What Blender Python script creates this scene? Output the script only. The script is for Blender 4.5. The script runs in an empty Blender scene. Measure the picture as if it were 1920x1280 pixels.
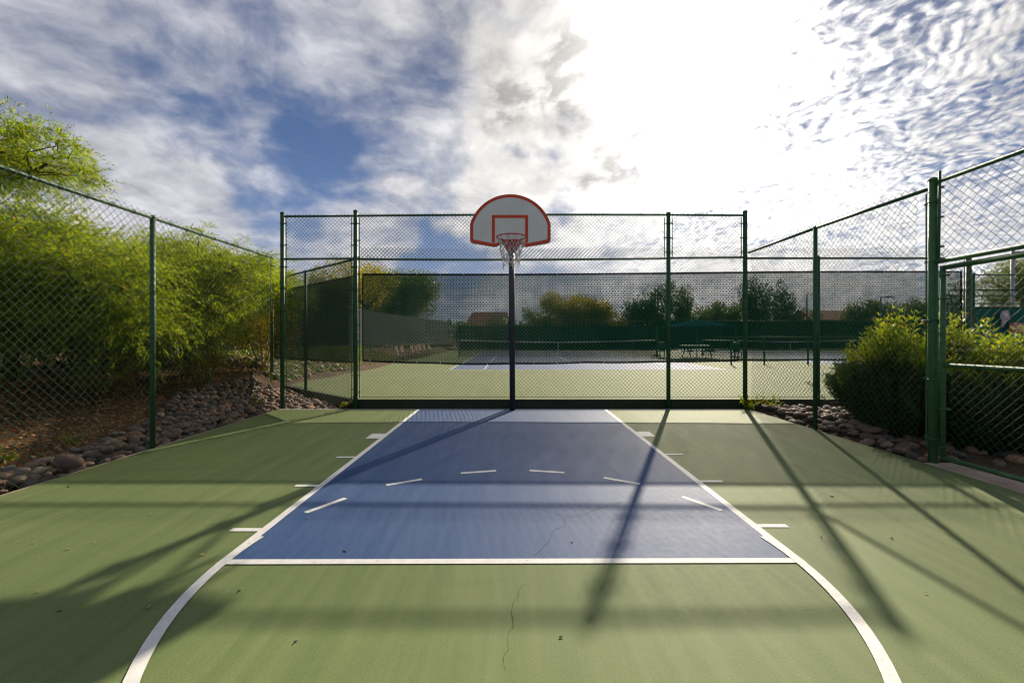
import bpy, math, random
import numpy as np
from mathutils import Vector, Matrix

R = math.radians
SC = bpy.context.scene
COL = SC.collection
rng = np.random.default_rng(7)
random.seed(7)

# ------------------------------------------------------------------ camera
EYE = 1.42
F = 853.333                       # focal length in photo pixels (16 mm lens)
cam_d = bpy.data.cameras.new("camera")
cam = bpy.data.objects.new("camera", cam_d)
COL.objects.link(cam)
cam_d.lens = 16.0
cam_d.sensor_width = 36.0
cam_d.clip_start = 0.05
cam_d.clip_end = 3000
cam_d.shift_y = -9.0 / 1920.0
cam.location = (0, 0, EYE)
cam.rotation_euler = (R(90), 0, 0)
SC.camera = cam

# ------------------------------------------------------------------ sun, sky, exposure
SUN_AZ = math.atan2(343, 853.3)
SUN_EL = math.atan2(486, math.hypot(343, 853.3))
SUN = Vector((math.sin(SUN_AZ) * math.cos(SUN_EL), math.cos(SUN_AZ) * math.cos(SUN_EL), math.sin(SUN_EL)))
sd = bpy.data.lights.new("sun", 'SUN')
sd.energy = 5.0
sd.angle = R(0.75)
sd.color = (1.0, 0.88, 0.69)
so = bpy.data.objects.new("sun", sd)
COL.objects.link(so)
so.rotation_euler = SUN.to_track_quat('Z', 'Y').to_euler()
so.location = (0, 0, 30)

SC.view_settings.view_transform = 'Standard'
SC.view_settings.look = 'None'
SC.view_settings.exposure = 0.66
SC.view_settings.gamma = 1.0
SC.cycles.filter_width = 1.15
SC.cycles.max_bounces = 6
SC.cycles.transparent_max_bounces = 24
SC.cycles.caustics_reflective = False
SC.cycles.caustics_refractive = False


class NT:
    """small helper for building node trees"""
    def __init__(self, tree):
        self.t = tree
        self.n = tree.nodes
        self.l = tree.links

    def node(self, kind, **kw):
        nd = self.n.new(kind)
        for k, v in kw.items():
            setattr(nd, k, v)
        return nd

    def put(self, sock, v):
        if v is None:
            return
        if isinstance(v, bpy.types.NodeSocket):
            self.l.new(v, sock)
        else:
            if sock.type == 'RGBA' and len(v) == 3:
                v = (*v, 1)
            sock.default_value = v

    def math(self, op, a, b=None, c=None, clamp=False):
        nd = self.node('ShaderNodeMath', operation=op, use_clamp=clamp)
        for i, v in enumerate((a, b, c)):
            self.put(nd.inputs[i], v)
        return nd.outputs[0]

    def vmath(self, op, a, b=None):
        nd = self.node('ShaderNodeVectorMath', operation=op)
        self.put(nd.inputs[0], a)
        if b is not None:
            self.put(nd.inputs[1], b)
        return nd.outputs[1] if op in ('DOT_PRODUCT', 'LENGTH') else nd.outputs[0]

    def scale(self, v, s):
        nd = self.node('ShaderNodeVectorMath', operation='SCALE')
        self.put(nd.inputs[0], v)
        self.put(nd.inputs['Scale'], s)
        return nd.outputs[0]

    def noise(self, vec, scale, detail=4, rough=0.5, dist=0.0):
        nd = self.node('ShaderNodeTexNoise')
        self.put(nd.inputs['Vector'], vec)
        nd.inputs['Scale'].default_value = scale
        nd.inputs['Detail'].default_value = detail
        nd.inputs['Roughness'].default_value = rough
        nd.inputs['Distortion'].default_value = dist
        return nd.outputs[0]

    def smooth(self, v, lo, hi, a=0.0, b=1.0):
        nd = self.node('ShaderNodeMapRange', interpolation_type='SMOOTHSTEP')
        self.put(nd.inputs[0], v)
        for i, x in enumerate((lo, hi, a, b)):
            nd.inputs[i + 1].default_value = x
        return nd.outputs[0]

    def lin(self, v, lo, hi, a=0.0, b=1.0):
        nd = self.node('ShaderNodeMapRange')
        self.put(nd.inputs[0], v)
        for i, x in enumerate((lo, hi, a, b)):
            nd.inputs[i + 1].default_value = x
        return nd.outputs[0]

    def mix(self, f, a, b):
        nd = self.node('ShaderNodeMix', data_type='RGBA')
        self.put(nd.inputs[0], f)
        self.put(nd.inputs[6], a)
        self.put(nd.inputs[7], b)
        return nd.outputs[2]

    def mapping(self, vec, loc=(0, 0, 0), rot=(0, 0, 0), scale=(1, 1, 1)):
        nd = self.node('ShaderNodeMapping')
        self.put(nd.inputs[0], vec)
        nd.inputs[1].default_value = loc
        nd.inputs[2].default_value = rot
        nd.inputs[3].default_value = scale
        return nd.outputs[0]


def sky_dir(px, py):
    v = Vector((px - 960, F, 631 - py))
    return v.normalized()


world = bpy.data.worlds.new("World")
SC.world = world
world.use_nodes = True
W = NT(world.node_tree)
W.n.clear()
out = W.node('ShaderNodeOutputWorld')
bg = W.node('ShaderNodeBackground')
W.l.new(bg.outputs[0], out.inputs[0])
sky = W.node('ShaderNodeTexSky', sky_type='NISHITA')
sky.sun_disc = False
sky.sun_elevation = SUN_EL
sky.sun_rotation = SUN_AZ
sky.altitude = 800
sky.air_density = 1.0
sky.dust_density = 0.6
sky.ozone_density = 2.0
bg.inputs['Strength'].default_value = 0.088

tc = W.node('ShaderNodeTexCoord').outputs['Generated']
dirn = W.vmath('NORMALIZE', tc)
sep = W.node('ShaderNodeSeparateXYZ')
W.l.new(dirn, sep.inputs[0])
dz = W.math('ADD', W.math('MAXIMUM', sep.outputs[2], 0.0), 0.24)
comb = W.node('ShaderNodeCombineXYZ')
W.l.new(W.math('DIVIDE', sep.outputs[0], dz), comb.inputs[0])
W.l.new(W.math('DIVIDE', sep.outputs[1], dz), comb.inputs[1])
P = comb.outputs[0]                      # a cloud deck seen from below, thick enough not to flatten at the horizon

warp = W.node('ShaderNodeTexNoise')
W.put(warp.inputs['Vector'], P)
warp.inputs['Scale'].default_value = 2.2
warp.inputs['Detail'].default_value = 5
wv = W.scale(W.vmath('SUBTRACT', warp.outputs[1], (0.5, 0.5, 0.5)), 0.30)
PW = W.vmath('ADD', P, wv)
dwarp = W.node('ShaderNodeTexNoise')
W.put(dwarp.inputs['Vector'], dirn)
dwarp.inputs['Scale'].default_value = 7.0
dwarp.inputs['Detail'].default_value = 6
dirw = W.vmath('NORMALIZE', W.vmath('ADD', dirn, W.scale(W.vmath('SUBTRACT', dwarp.outputs[1], (0.5, 0.5, 0.5)), 0.34)))


def near(px, py, deg_in, deg_out):
    """1 inside deg_in of the direction, falling to 0 at deg_out, with a ragged edge"""
    d = W.vmath('DOT_PRODUCT', dirw, tuple(sky_dir(px, py)))
    return W.smooth(d, math.cos(R(deg_out)), math.cos(R(deg_in)))


def wsum(*xs):
    r = xs[0]
    for x in xs[1:]:
        r = W.math('ADD', r, x)
    return r


def masks(*rows):
    return wsum(*[W.math('MULTIPLY', near(a, b, c, d), k) for a, b, c, d, k in rows])


# high veils: broad soft banks with torn edges
big = W.noise(W.mapping(PW, loc=(1.37, 0.6, 0.0), rot=(0, 0, R(20)), scale=(1.0, 0.8, 1)), 1.9, 10, 0.54)
mid = W.noise(W.mapping(PW, loc=(0.2, 1.9, 0.0), rot=(0, 0, R(-25)), scale=(0.8, 1.15, 1)), 5.0, 9, 0.56)
fine = W.noise(W.mapping(PW, rot=(0, 0, R(14)), scale=(1.0, 0.85, 1)), 13.0, 7, 0.55)
cirr = wsum(W.math('MULTIPLY', big, 0.60), W.math('MULTIPLY', mid, 0.30), W.math('MULTIPLY', fine, 0.10))
holes = masks((720, 190, 2, 15, 0.075), (560, 305, 0, 9, 0.085), (330, 200, 0, 6, 0.09), (1058, 372, 0, 4.5, 0.15),
              (265, 25, 0, 5, 0.07), (490, 10, 0, 5, 0.06), (850, 480, 0, 6, 0.16), (1300, 455, 0, 4, 0.10))
fills = masks((170, 170, 3, 13, 0.085), (640, 60, 2, 9, 0.05), (1200, 120, 2, 24, 0.24), (360, 420, 2, 11, 0.14),
              (900, 385, 0, 7, 0.13), (700, 430, 1, 8, 0.10))
cov = W.math('SUBTRACT', W.math('ADD', cirr, fills), holes)
alpha1 = W.smooth(cov, 0.345, 0.665)

# fields of small packed puffs on the right
vor = W.node('ShaderNodeTexVoronoi', feature='SMOOTH_F1')
W.put(vor.inputs['Vector'], W.vmath('ADD', W.mapping(PW, rot=(0, 0, R(-12)), scale=(1.0, 0.8, 1)), W.scale(W.vmath('SUBTRACT', warp.outputs[1], (0.5, 0.5, 0.5)), 0.25)))
vor.inputs['Scale'].default_value = 34.0
vor.inputs['Smoothness'].default_value = 0.55
puff = W.math('SUBTRACT', 1.0, vor.outputs['Distance'])
pfine = W.noise(W.mapping(PW, rot=(0, 0, R(30)), scale=(1.0, 0.8, 1)), 44.0, 4, 0.5)
puff_big = W.noise(W.mapping(PW, rot=(0, 0, R(-20)), scale=(1.3, 0.75, 1)), 3.6, 7, 0.56)
pcov = wsum(W.math('MULTIPLY', puff, 0.26), W.math('MULTIPLY', pfine, 0.66), W.math('MULTIPLY', puff_big, 0.50))
pmask = W.math('MINIMUM', masks((1900, 190, 17, 32, 1.0), (1330, 470, 4, 14, 0.9)), 1.0)
pg = W.math('ADD', pcov, masks((1180, 110, 6, 21, 0.18), (1885, 165, 0, 5, -0.05), (1590, 300, 0, 8, 0.02), (1450, 580, 2, 20, 0.10)))
alpha2 = W.smooth(pg, 0.50, 0.88)
mixa = W.node('ShaderNodeMix', data_type='FLOAT')
W.put(mixa.inputs[0], pmask)
W.put(mixa.inputs[2], alpha1)
W.put(mixa.inputs[3], alpha2)
alpha = W.math('MULTIPLY', mixa.outputs[0], W.smooth(sep.outputs[1], -0.45, 0.05, 0.6, 1.0))      # unseen clouds behind the viewer thinned to set the ambient light

# cloud brightness: forward scattering towards the sun, self-shadow in the thick parts
ca = W.vmath('DOT_PRODUCT', dirn, tuple(SUN))
ca0 = W.math('MAXIMUM', ca, 0.0)
g1 = W.math('MULTIPLY', W.math('POWER', ca0, 45.0), 17.0)
g2 = W.math('MULTIPLY', W.math('POWER', ca0, 9.0), 2.4)
glow = W.math('ADD', g1, g2)
relief = wsum(W.math('MULTIPLY', W.lin(fine, 0.3, 0.7, -1.0, 1.0), 0.7), W.math('MULTIPLY', W.lin(puff, 0.4, 0.85, -1.0, 0.7), W.math('MULTIPLY', pmask, 0.8)))
lum = wsum(4.9, relief, glow, masks((1420, 560, 4, 30, 3.0)))
thick = W.math('MULTIPLY', masks((990, 195, 1, 8, 0.62), (1175, 290, 1, 5.5, 0.62)), W.smooth(fine, 0.3, 0.66))
thick = W.math('MINIMUM', thick, 0.55)
lum = W.math('MULTIPLY', lum, W.math('SUBTRACT', 1.0, thick))
lum = W.math('MULTIPLY', lum, W.math('ADD', 1.0, W.math('MULTIPLY', W.math('SUBTRACT', cirr, 0.5), 1.7)))
tint = W.mix(W.smooth(ca, 0.70, 0.97), (0.93, 0.92, 0.98), (1.0, 0.965, 0.915))
cloud = W.scale(tint, lum)
blue = W.mix(1.0, (0, 0, 0), sky.outputs[0])
blue = W.scale(blue, W.math('SUBTRACT', 1.0, W.math('MULTIPLY', W.math('POWER', ca0, 5.0), 0.50)))
hor = W.smooth(sep.outputs[2], 0.02, 0.30, 0.75, 0.0)
blue = W.mix(hor, blue, (4.2, 5.0, 6.6))
blue = W.vmath('MULTIPLY', blue, (0.42, 0.45, 0.55))
blue = W.vmath('ADD', blue, W.scale((1.0, 0.95, 0.9), W.math('MULTIPLY', W.math('POWER', ca0, 30.0), 2.0)))
final = W.mix(W.math('MULTIPLY', alpha, 0.94), blue, cloud)
W.l.new(final, bg.inputs['Color'])
world.cycles.sampling_method = 'MANUAL'
world.cycles.sample_map_resolution = 1024


# ------------------------------------------------------------------ materials
def material(name, color, rough=0.6, spec=0.5, metallic=0.0, var=0.0, vscale=3.0, bump=0.0, bscale=60.0, color2=None, coord='Object'):
    m = bpy.data.materials.new(name)
    m.use_nodes = True
    t = NT(m.node_tree)
    b = t.n['Principled BSDF']
    b.inputs['Roughness'].default_value = rough
    b.inputs['Specular IOR Level'].default_value = spec
    b.inputs['Metallic'].default_value = metallic
    co = t.node('ShaderNodeTexCoord').outputs[coord]
    c2 = color2 or tuple(c * (1 - var) for c in color)
    if var > 0 or color2:
        n = t.noise(co, vscale, 6, 0.6)
        t.put(b.inputs['Base Color'], t.mix(t.smooth(n, 0.32, 0.68), color, c2))
    else:
        t.put(b.inputs['Base Color'], color)
    if bump > 0:
        bn = t.node('ShaderNodeBump')
        bn.inputs['Strength'].default_value = bump
        bn.inputs['Distance'].default_value = 0.01
        t.put(bn.inputs['Height'], t.noise(co, bscale, 4, 0.6))
        t.l.new(bn.outputs[0], b.inputs['Normal'])
    return m


def acrylic(name, color, stain, rough=0.55, spec=0.12):
    """rolled acrylic court paint: sand grain, broom streaks, worn patches and water stains"""
    m = bpy.data.materials.new(name)
    m.use_nodes = True
    t = NT(m.node_tree)
    b = t.n['Principled BSDF']
    co = t.node('ShaderNodeTexCoord').outputs['Object']
    patch = t.noise(co, 0.55, 5, 0.6, 0.4)
    streak = t.noise(t.mapping(co, rot=(0, 0, R(28)), scale=(5.0, 0.35, 1)), 1.3, 5, 0.6, 0.3)
    streak2 = t.noise(t.mapping(co, rot=(0, 0, R(3)), scale=(0.6, 2.0, 1)), 1.3, 5, 0.6, 0.8)
    grain = t.noise(co, 160, 2, 0.7)
    mott = t.noise(co, 14, 5, 0.65)
    k = t.math('ADD', t.lin(patch, 0.3, 0.7, 0, 0.42), t.lin(streak, 0.40, 0.64, 0, 0.62))
    k = t.math('ADD', k, t.lin(mott, 0.35, 0.7, 0, 0.22), clamp=True)
    c = t.mix(k, color, stain)
    dark = tuple(x * 0.66 for x in color)
    c = t.mix(t.smooth(streak2, 0.54, 0.76, 0, 0.22), c, dark)
    c = t.mix(t.smooth(grain, 0.40, 0.72, 0, 0.30), c, tuple(min(1, x * 1.7) for x in stain))
    c = t.mix(t.smooth(grain, 0.5, 0.26, 0, 0.30), c, tuple(x * 0.45 for x in color))
    t.put(b.inputs['Base Color'], c)
    t.put(b.inputs['Roughness'], t.lin(mott, 0.3, 0.7, rough - 0.015, rough + 0.03))
    b.inputs['Specular IOR Level'].default_value = spec
    bn = t.node('ShaderNodeBump')
    bn.inputs['Strength'].default_value = 0.22
    bn.inputs['Distance'].default_value = 0.004
    t.put(bn.inputs['Height'], grain)
    t.l.new(bn.outputs[0], b.inputs['Normal'])
    return m


def leaf_material(name, cols, transl=0.5, tcol=None, rough=0.45):
    """thin leaves: light shines through them; each leaf has its own hue"""
    m = bpy.data.materials.new(name)
    m.use_nodes = True
    t = NT(m.node_tree)
    t.n.clear()
    o = t.node('ShaderNodeOutputMaterial')
    isl = t.node('ShaderNodeNewGeometry').outputs['Random Per Island']
    ramp = t.node('ShaderNodeValToRGB')
    t.l.new(isl, ramp.inputs[0])
    el = ramp.color_ramp.elements
    while len(el) < len(cols):
        el.new(0.5)
    for i, (pos, c) in enumerate(cols):
        el[i].position = pos
        el[i].color = (*c, 1)
    col = ramp.outputs[0]
    d = t.node('ShaderNodeBsdfPrincipled')
    t.put(d.inputs['Base Color'], col)
    d.inputs['Roughness'].default_value = rough
    d.inputs['Specular IOR Level'].default_value = 0.35
    tr = t.node('ShaderNodeBsdfTranslucent')
    t.put(tr.inputs[0], t.vmath('MULTIPLY', col, tcol or (1.5, 1.35, 0.5)))
    mx = t.node('ShaderNodeMixShader')
    mx.inputs[0].default_value = transl
    t.l.new(d.outputs[0], mx.inputs[1])
    t.l.new(tr.outputs[0], mx.inputs[2])
    t.l.new(mx.outputs[0], o.inputs[0])
    return m


def screen_material(name, color, hole=0.41, row=0.036, w=0.06, frac=0.5, base=0.085):
    """knitted shade cloth: rows of open slots between opaque threads"""
    m = bpy.data.materials.new(name)
    m.use_nodes = True
    t = NT(m.node_tree)
    t.n.clear()
    o = t.node('ShaderNodeOutputMaterial')
    co = t.node('ShaderNodeTexCoord').outputs['Object']
    s = t.node('ShaderNodeSeparateXYZ')
    t.l.new(co, s.inputs[0])
    c = t.node('ShaderNodeCombineXYZ')
    t.l.new(s.outputs[0], c.inputs[0])
    t.l.new(s.outputs[2], c.inputs[1])
    br = t.node('ShaderNodeTexBrick')
    t.l.new(c.outputs[0], br.inputs['Vector'])
    br.inputs['Scale'].default_value = 1.0
    br.inputs['Brick Width'].default_value = w
    br.inputs['Row Height'].default_value = row
    br.inputs['Mortar Size'].default_value = row * (1 - frac) * 0.5
    br.inputs['Mortar Smooth'].default_value = 0.6
    wear = t.noise(co, 1.1, 4, 0.5)
    f = t.math('MULTIPLY', t.math('SUBTRACT', 1.0, br.outputs['Fac']), t.lin(wear, 0.3, 0.7, hole - 0.08, hole + 0.08), clamp=True)
    f = t.math('ADD', f, base, clamp=True)
    d = t.node('ShaderNodeBsdfPrincipled')
    t.put(d.inputs['Base Color'], color)
    d.inputs['Roughness'].default_value = 0.8
    d.inputs['Specular IOR Level'].default_value = 0.15
    tl = t.node('ShaderNodeBsdfTranslucent')
    t.put(tl.inputs[0], tuple(x * 1.3 for x in color))
    m0 = t.node('ShaderNodeMixShader')
    m0.inputs[0].default_value = 0.12
    t.l.new(d.outputs[0], m0.inputs[1])
    t.l.new(tl.outputs[0], m0.inputs[2])
    tp = t.node('ShaderNodeBsdfTransparent')
    mx = t.node('ShaderNodeMixShader')
    t.put(mx.inputs[0], f)
    t.l.new(m0.outputs[0], mx.inputs[1])
    t.l.new(tp.outputs[0], mx.inputs[2])
    t.l.new(mx.outputs[0], o.inputs[0])
    return m


def rock_material(name, per_object):
    m = bpy.data.materials.new(name)
    m.use_nodes = True
    t = NT(m.node_tree)
    b = t.n['Principled BSDF']
    if per_object:
        r = t.node('ShaderNodeObjectInfo').outputs['Random']
    else:
        r = t.node('ShaderNodeNewGeometry').outputs['Random Per Island']
    ramp = t.node('ShaderNodeValToRGB')
    t.l.new(r, ramp.inputs[0])
    cs = [(0, (.15, .095, .068)), (.2, (.25, .155, .105)), (.38, (.06, .048, .042)), (.55, (.36, .19, .105)), (.68, (.15, .12, .105)), (.8, (.10, .085, .078)), (.92, (.42, .30, .20)), (1, (.23, .145, .105))]
    el = ramp.color_ramp.elements
    while len(el) < len(cs):
        el.new(0.5)
    for i, (p, c) in enumerate(cs):
        el[i].position = p
        el[i].color = (*c, 1)
    co = t.node('ShaderNodeTexCoord').outputs['Object']
    n = t.noise(co, 9, 6, 0.65)
    sp = t.noise(co, 70, 3, 0.6)
    c = t.mix(t.smooth(n, 0.35, 0.7, 0, 0.5), ramp.outputs[0], (.10, .07, .06))
    c = t.mix(t.smooth(sp, 0.55, 0.75, 0, 0.35), c, (.42, .35, .30))
    t.put(b.inputs['Base Color'], c)
    b.inputs['Roughness'].default_value = 0.72
    b.inputs['Specular IOR Level'].default_value = 0.3
    bn = t.node('ShaderNodeBump')
    bn.inputs['Strength'].default_value = 0.3
    bn.inputs['Distance'].default_value = 0.01
    t.put(bn.inputs['Height'], n)
    t.l.new(bn.outputs[0], b.inputs['Normal'])
    return m


M = {}
M['court'] = acrylic('court_green', (.098, .143, .050), (.158, .192, .080), 0.66, 0.11)
M['tennis'] = acrylic('tennis_green', (.125, .160, .066), (.17, .195, .092), 0.75, 0.06)
M['blue'] = acrylic('key_blue', (.029, .070, .178), (.061, .103, .212), 0.60, 0.12)
M['tblue'] = acrylic('tennis_blue', (.055, .095, .205), (.09, .13, .24), 0.7, 0.08)
def worn_white():
    m = material('white_line_paint', (.74, .73, .70), 0.65, 0.3, var=0.14, vscale=9, bump=0.25, bscale=160)
    t = NT(m.node_tree)
    b = t.n['Principled BSDF']
    old = b.inputs['Base Color'].links[0].from_socket
    co = t.node('ShaderNodeTexCoord').outputs['Object']
    n1 = t.noise(co, 45, 5, 0.7)
    n2 = t.noise(co, 2.2, 3, 0.5)
    chip = t.math('MULTIPLY', t.smooth(n1, 0.54, 0.68), t.smooth(n2, 0.40, 0.66))
    t.put(b.inputs['Base Color'], t.mix(t.math('MULTIPLY', chip, 0.75), old, (.30, .32, .26)))
    return m


M['white'] = worn_white()
M['crack'] = material('dark_crack', (.055, .066, .045), 0.95, 0.1)  # even dark tone of the hairline cracks
M['fence'] = material('fence_green_paint', (.032, .112, .042), 0.55, 0.35, var=0.35, vscale=7, bump=0.12, bscale=50)
M['gate'] = material('gate_green_paint', (.050, .150, .056), 0.58, 0.35, color2=(.04, .12, .045), vscale=11, bump=0.12, bscale=40)
M['wire'] = material('fence_wire_vinyl', (.022, .070, .034), 0.5, 0.3)
M['dark_metal'] = material('dark_metal', (.02, .03, .025), 0.5)
M['curb'] = material('curb_green', (.030, .042, .022), 0.85, 0.25, color2=(.05, .05, .03), vscale=5, bump=0.3, bscale=25)
M['concrete'] = material('concrete', (.46, .35, .27), 0.85, 0.3, color2=(.34, .26, .20), vscale=4, bump=0.35, bscale=70)
M['path'] = material('path_concrete', (.50, .43, .38), 0.85, 0.3, color2=(.42, .35, .30), vscale=2.5)
M['screen'] = screen_material('windscreen_cloth', (.003, .030, .018))
M['screen_dense'] = screen_material('dense_windscreen_cloth', (.002, .016, .011), hole=0.2, base=0.05)
M['hem'] = material('black_hem', (.008, .009, .009), 0.8, 0.2)
M['tie'] = material('pale_tie', (.55, .54, .50), 0.6)
M['far_screen'] = material('far_windscreen_cloth', (.006, .055, .030), 0.85, 0.1, color2=(.008, .072, .042), vscale=1.2)
M['teal_screen'] = material('teal_windscreen_cloth', (.008, .15, .105), 0.85, 0.15, color2=(.012, .20, .145), vscale=1.6)
M['pole'] = material('charcoal_pole_paint', (.034, .033, .040), 0.48, 0.5, var=0.3, vscale=8, bump=0.1, bscale=60)
M['board'] = material('board_white', (.84, .82, .73), 0.5, 0.4, color2=(.76, .74, .66), vscale=2.2)
M['board_back'] = material('board_grey_edge', (.40, .41, .40), 0.5)
M['red'] = material('board_red', (.78, .080, .016), 0.5, 0.35, color2=(.68, .060, .012), vscale=4)
M['rim'] = material('rim_red', (.58, .035, .014), 0.4, 0.5)
M['netcord'] = material('net_cord', (.80, .77, .70), 0.85, 0.2, color2=(.55, .51, .44), vscale=30)
M['bark'] = material('dark_bark', (.085, .060, .040), 0.9, 0.2, color2=(.045, .032, .022), vscale=14, bump=0.6, bscale=30)
M['bark_pale'] = material('pale_bark', (.20, .16, .11), 0.9, 0.2, color2=(.10, .08, .055), vscale=14, bump=0.5, bscale=30)
M['feather'] = leaf_material('feathery_leaf', [(0, (.070, .120, .012)), (.35, (.120, .180, .014)), (.75, (.180, .240, .018)), (.97, (.24, .27, .02)), (.985, (.36, .25, .02)), (1, (.40, .18, .02))], 0.62, (2.0, 1.9, 0.5))
M['yellowleaf'] = leaf_material('yellow_bush_leaf', [(0, (.09, .11, .010)), (.45, (.17, .17, .012)), (.8, (.28, .22, .015)), (1, (.34, .22, .02))], 0.5, (1.5, 1.3, 0.4))
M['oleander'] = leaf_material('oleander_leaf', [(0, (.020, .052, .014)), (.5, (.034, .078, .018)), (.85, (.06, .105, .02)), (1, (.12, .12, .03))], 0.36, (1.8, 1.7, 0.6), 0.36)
M['oleander_tip'] = leaf_material('sunlit_young_oleander_leaf', [(0, (.11, .19, .018)), (.5, (.18, .26, .022)), (.85, (.25, .30, .03)), (1, (.32, .28, .05))], 0.55, (2.0, 1.8, 0.6), 0.36)  # new growth at the tips, with sunlit brightness put into the leaf colour
M['darkleaf'] = leaf_material('dark_tree_leaf', [(0, (.024, .062, .020)), (.5, (.04, .09, .026)), (1, (.08, .125, .03))], 0.36, (1.4, 1.4, 0.6))
M['midleaf'] = leaf_material('mid_tree_leaf', [(0, (.050, .105, .020)), (.5, (.085, .145, .024)), (.85, (.14, .18, .03)), (1, (.22, .17, .03))], 0.45, (1.5, 1.4, 0.5))
M['goldleaf'] = leaf_material('gold_tree_leaf', [(0, (.10, .16, .014)), (.4, (.20, .23, .016)), (.75, (.36, .27, .018)), (1, (.45, .25, .02))], 0.55, (1.4, 1.3, 0.4))
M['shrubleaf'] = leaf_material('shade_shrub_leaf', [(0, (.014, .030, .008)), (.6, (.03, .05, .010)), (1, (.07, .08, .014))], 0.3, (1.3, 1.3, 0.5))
M['litter'] = leaf_material('dry_leaf', [(0, (.13, .055, .018)), (.3, (.24, .10, .03)), (.6, (.35, .16, .05)), (.85, (.45, .25, .09)), (1, (.52, .36, .18))], 0.2, (1.2, 1.0, 0.6), 0.7)
M['tan_leaf'] = leaf_material('tan_leaf', [(0, (.30, .17, .07)), (.5, (.42, .28, .12)), (1, (.50, .38, .20))], 0.2, (1.2, 1.0, 0.6), 0.7)
M['weed'] = leaf_material('weed_leaf', [(0, (.10, .16, .012)), (.6, (.19, .24, .016)), (1, (.30, .22, .03))], 0.5, (1.5, 1.4, 0.4))
M['stem'] = material('plant_stem', (.10, .085, .045), 0.8, 0.2)
M['soil'] = material('soil', (.115, .072, .042), 0.95, 0.1, color2=(.06, .040, .024), vscale=2.4, bump=0.7, bscale=22)
M['wallplaster'] = material('grey_block', (.046, .066, .062), 0.9, 0.15, color2=(.036, .054, .050), vscale=1.2, bump=0.2, bscale=9)
M['housewall'] = material('house_stucco', (.42, .32, .24), 0.9, 0.2, var=0.15, vscale=2)
M['wood'] = material('weathered_wood', (.42, .30, .19), 0.75, 0.3, color2=(.30, .20, .12), vscale=18)
M['teal'] = material('umbrella_teal', (.012, .075, .085), 0.9, 0.0, color2=(.010, .06, .07), vscale=3)
M['tgreen'] = material('folded_umbrella_green', (.03, .17, .10), 0.75, 0.3, var=0.2, vscale=6)
M['galv'] = material('grey_lamp_paint', (.30, .29, .30), 0.5, 0.5)
M['signgrey'] = material('sign_grey', (.34, .31, .32), 0.5)
M['signred'] = material('sign_red', (.30, .055, .030), 0.5, var=0.2, vscale=20)
M['black'] = material('black_rubber', (.012, .012, .013), 0.7)
M['glass'] = material('dark_window', (.02, .025, .03), 0.1)


def tile_material():
    m = bpy.data.materials.new('clay_tile')
    m.use_nodes = True
    t = NT(m.node_tree)
    b = t.n['Principled BSDF']
    co = t.node('ShaderNodeTexCoord').outputs['Object']
    wv = t.node('ShaderNodeTexWave', bands_direction='X')
    t.put(wv.inputs['Vector'], co)
    wv.inputs['Scale'].default_value = 0.9
    n = t.noise(co, 6, 3)
    c = t.mix(n, (.42, .13, .055), (.24, .075, .04))
    c = t.mix(t.smooth(wv.outputs[1], 0.0, 0.55, 0.75, 0), c, (.06, .022, .014))
    t.put(b.inputs['Base Color'], c)
    b.inputs['Roughness'].default_value = 0.85
    return m


def tennis_net_material():
    m = bpy.data.materials.new('net_mesh')
    m.use_nodes = True
    t = NT(m.node_tree)
    t.n.clear()
    o = t.node('ShaderNodeOutputMaterial')
    d = t.node('ShaderNodeBsdfDiffuse')
    t.put(d.inputs[0], (.008, .012, .010))
    tp = t.node('ShaderNodeBsdfTransparent')
    co = t.node('ShaderNodeTexCoord').outputs['Object']
    br = t.node('ShaderNodeTexBrick')
    br.offset = 0
    s = t.node('ShaderNodeSeparateXYZ')
    t.l.new(co, s.inputs[0])
    c = t.node('ShaderNodeCombineXYZ')
    t.l.new(s.outputs[0], c.inputs[0])
    t.l.new(s.outputs[2], c.inputs[1])
    t.l.new(c.outputs[0], br.inputs['Vector'])
    br.inputs['Scale'].default_value = 1
    br.inputs['Brick Width'].default_value = 0.045
    br.inputs['Row Height'].default_value = 0.045
    br.inputs['Mortar Size'].default_value = 0.0085
    mx = t.node('ShaderNodeMixShader')
    t.l.new(br.outputs['Fac'], mx.inputs[0])
    t.l.new(tp.outputs[0], mx.inputs[1])
    t.l.new(d.outputs[0], mx.inputs[2])
    t.l.new(mx.outputs[0], o.inputs[0])
    return m


M['tile'] = tile_material()
M['tnet'] = tennis_net_material()
M['rock'] = rock_material('river_rock_stone', True)
M['rocks'] = rock_material('river_rock_stone_many', False)


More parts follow.
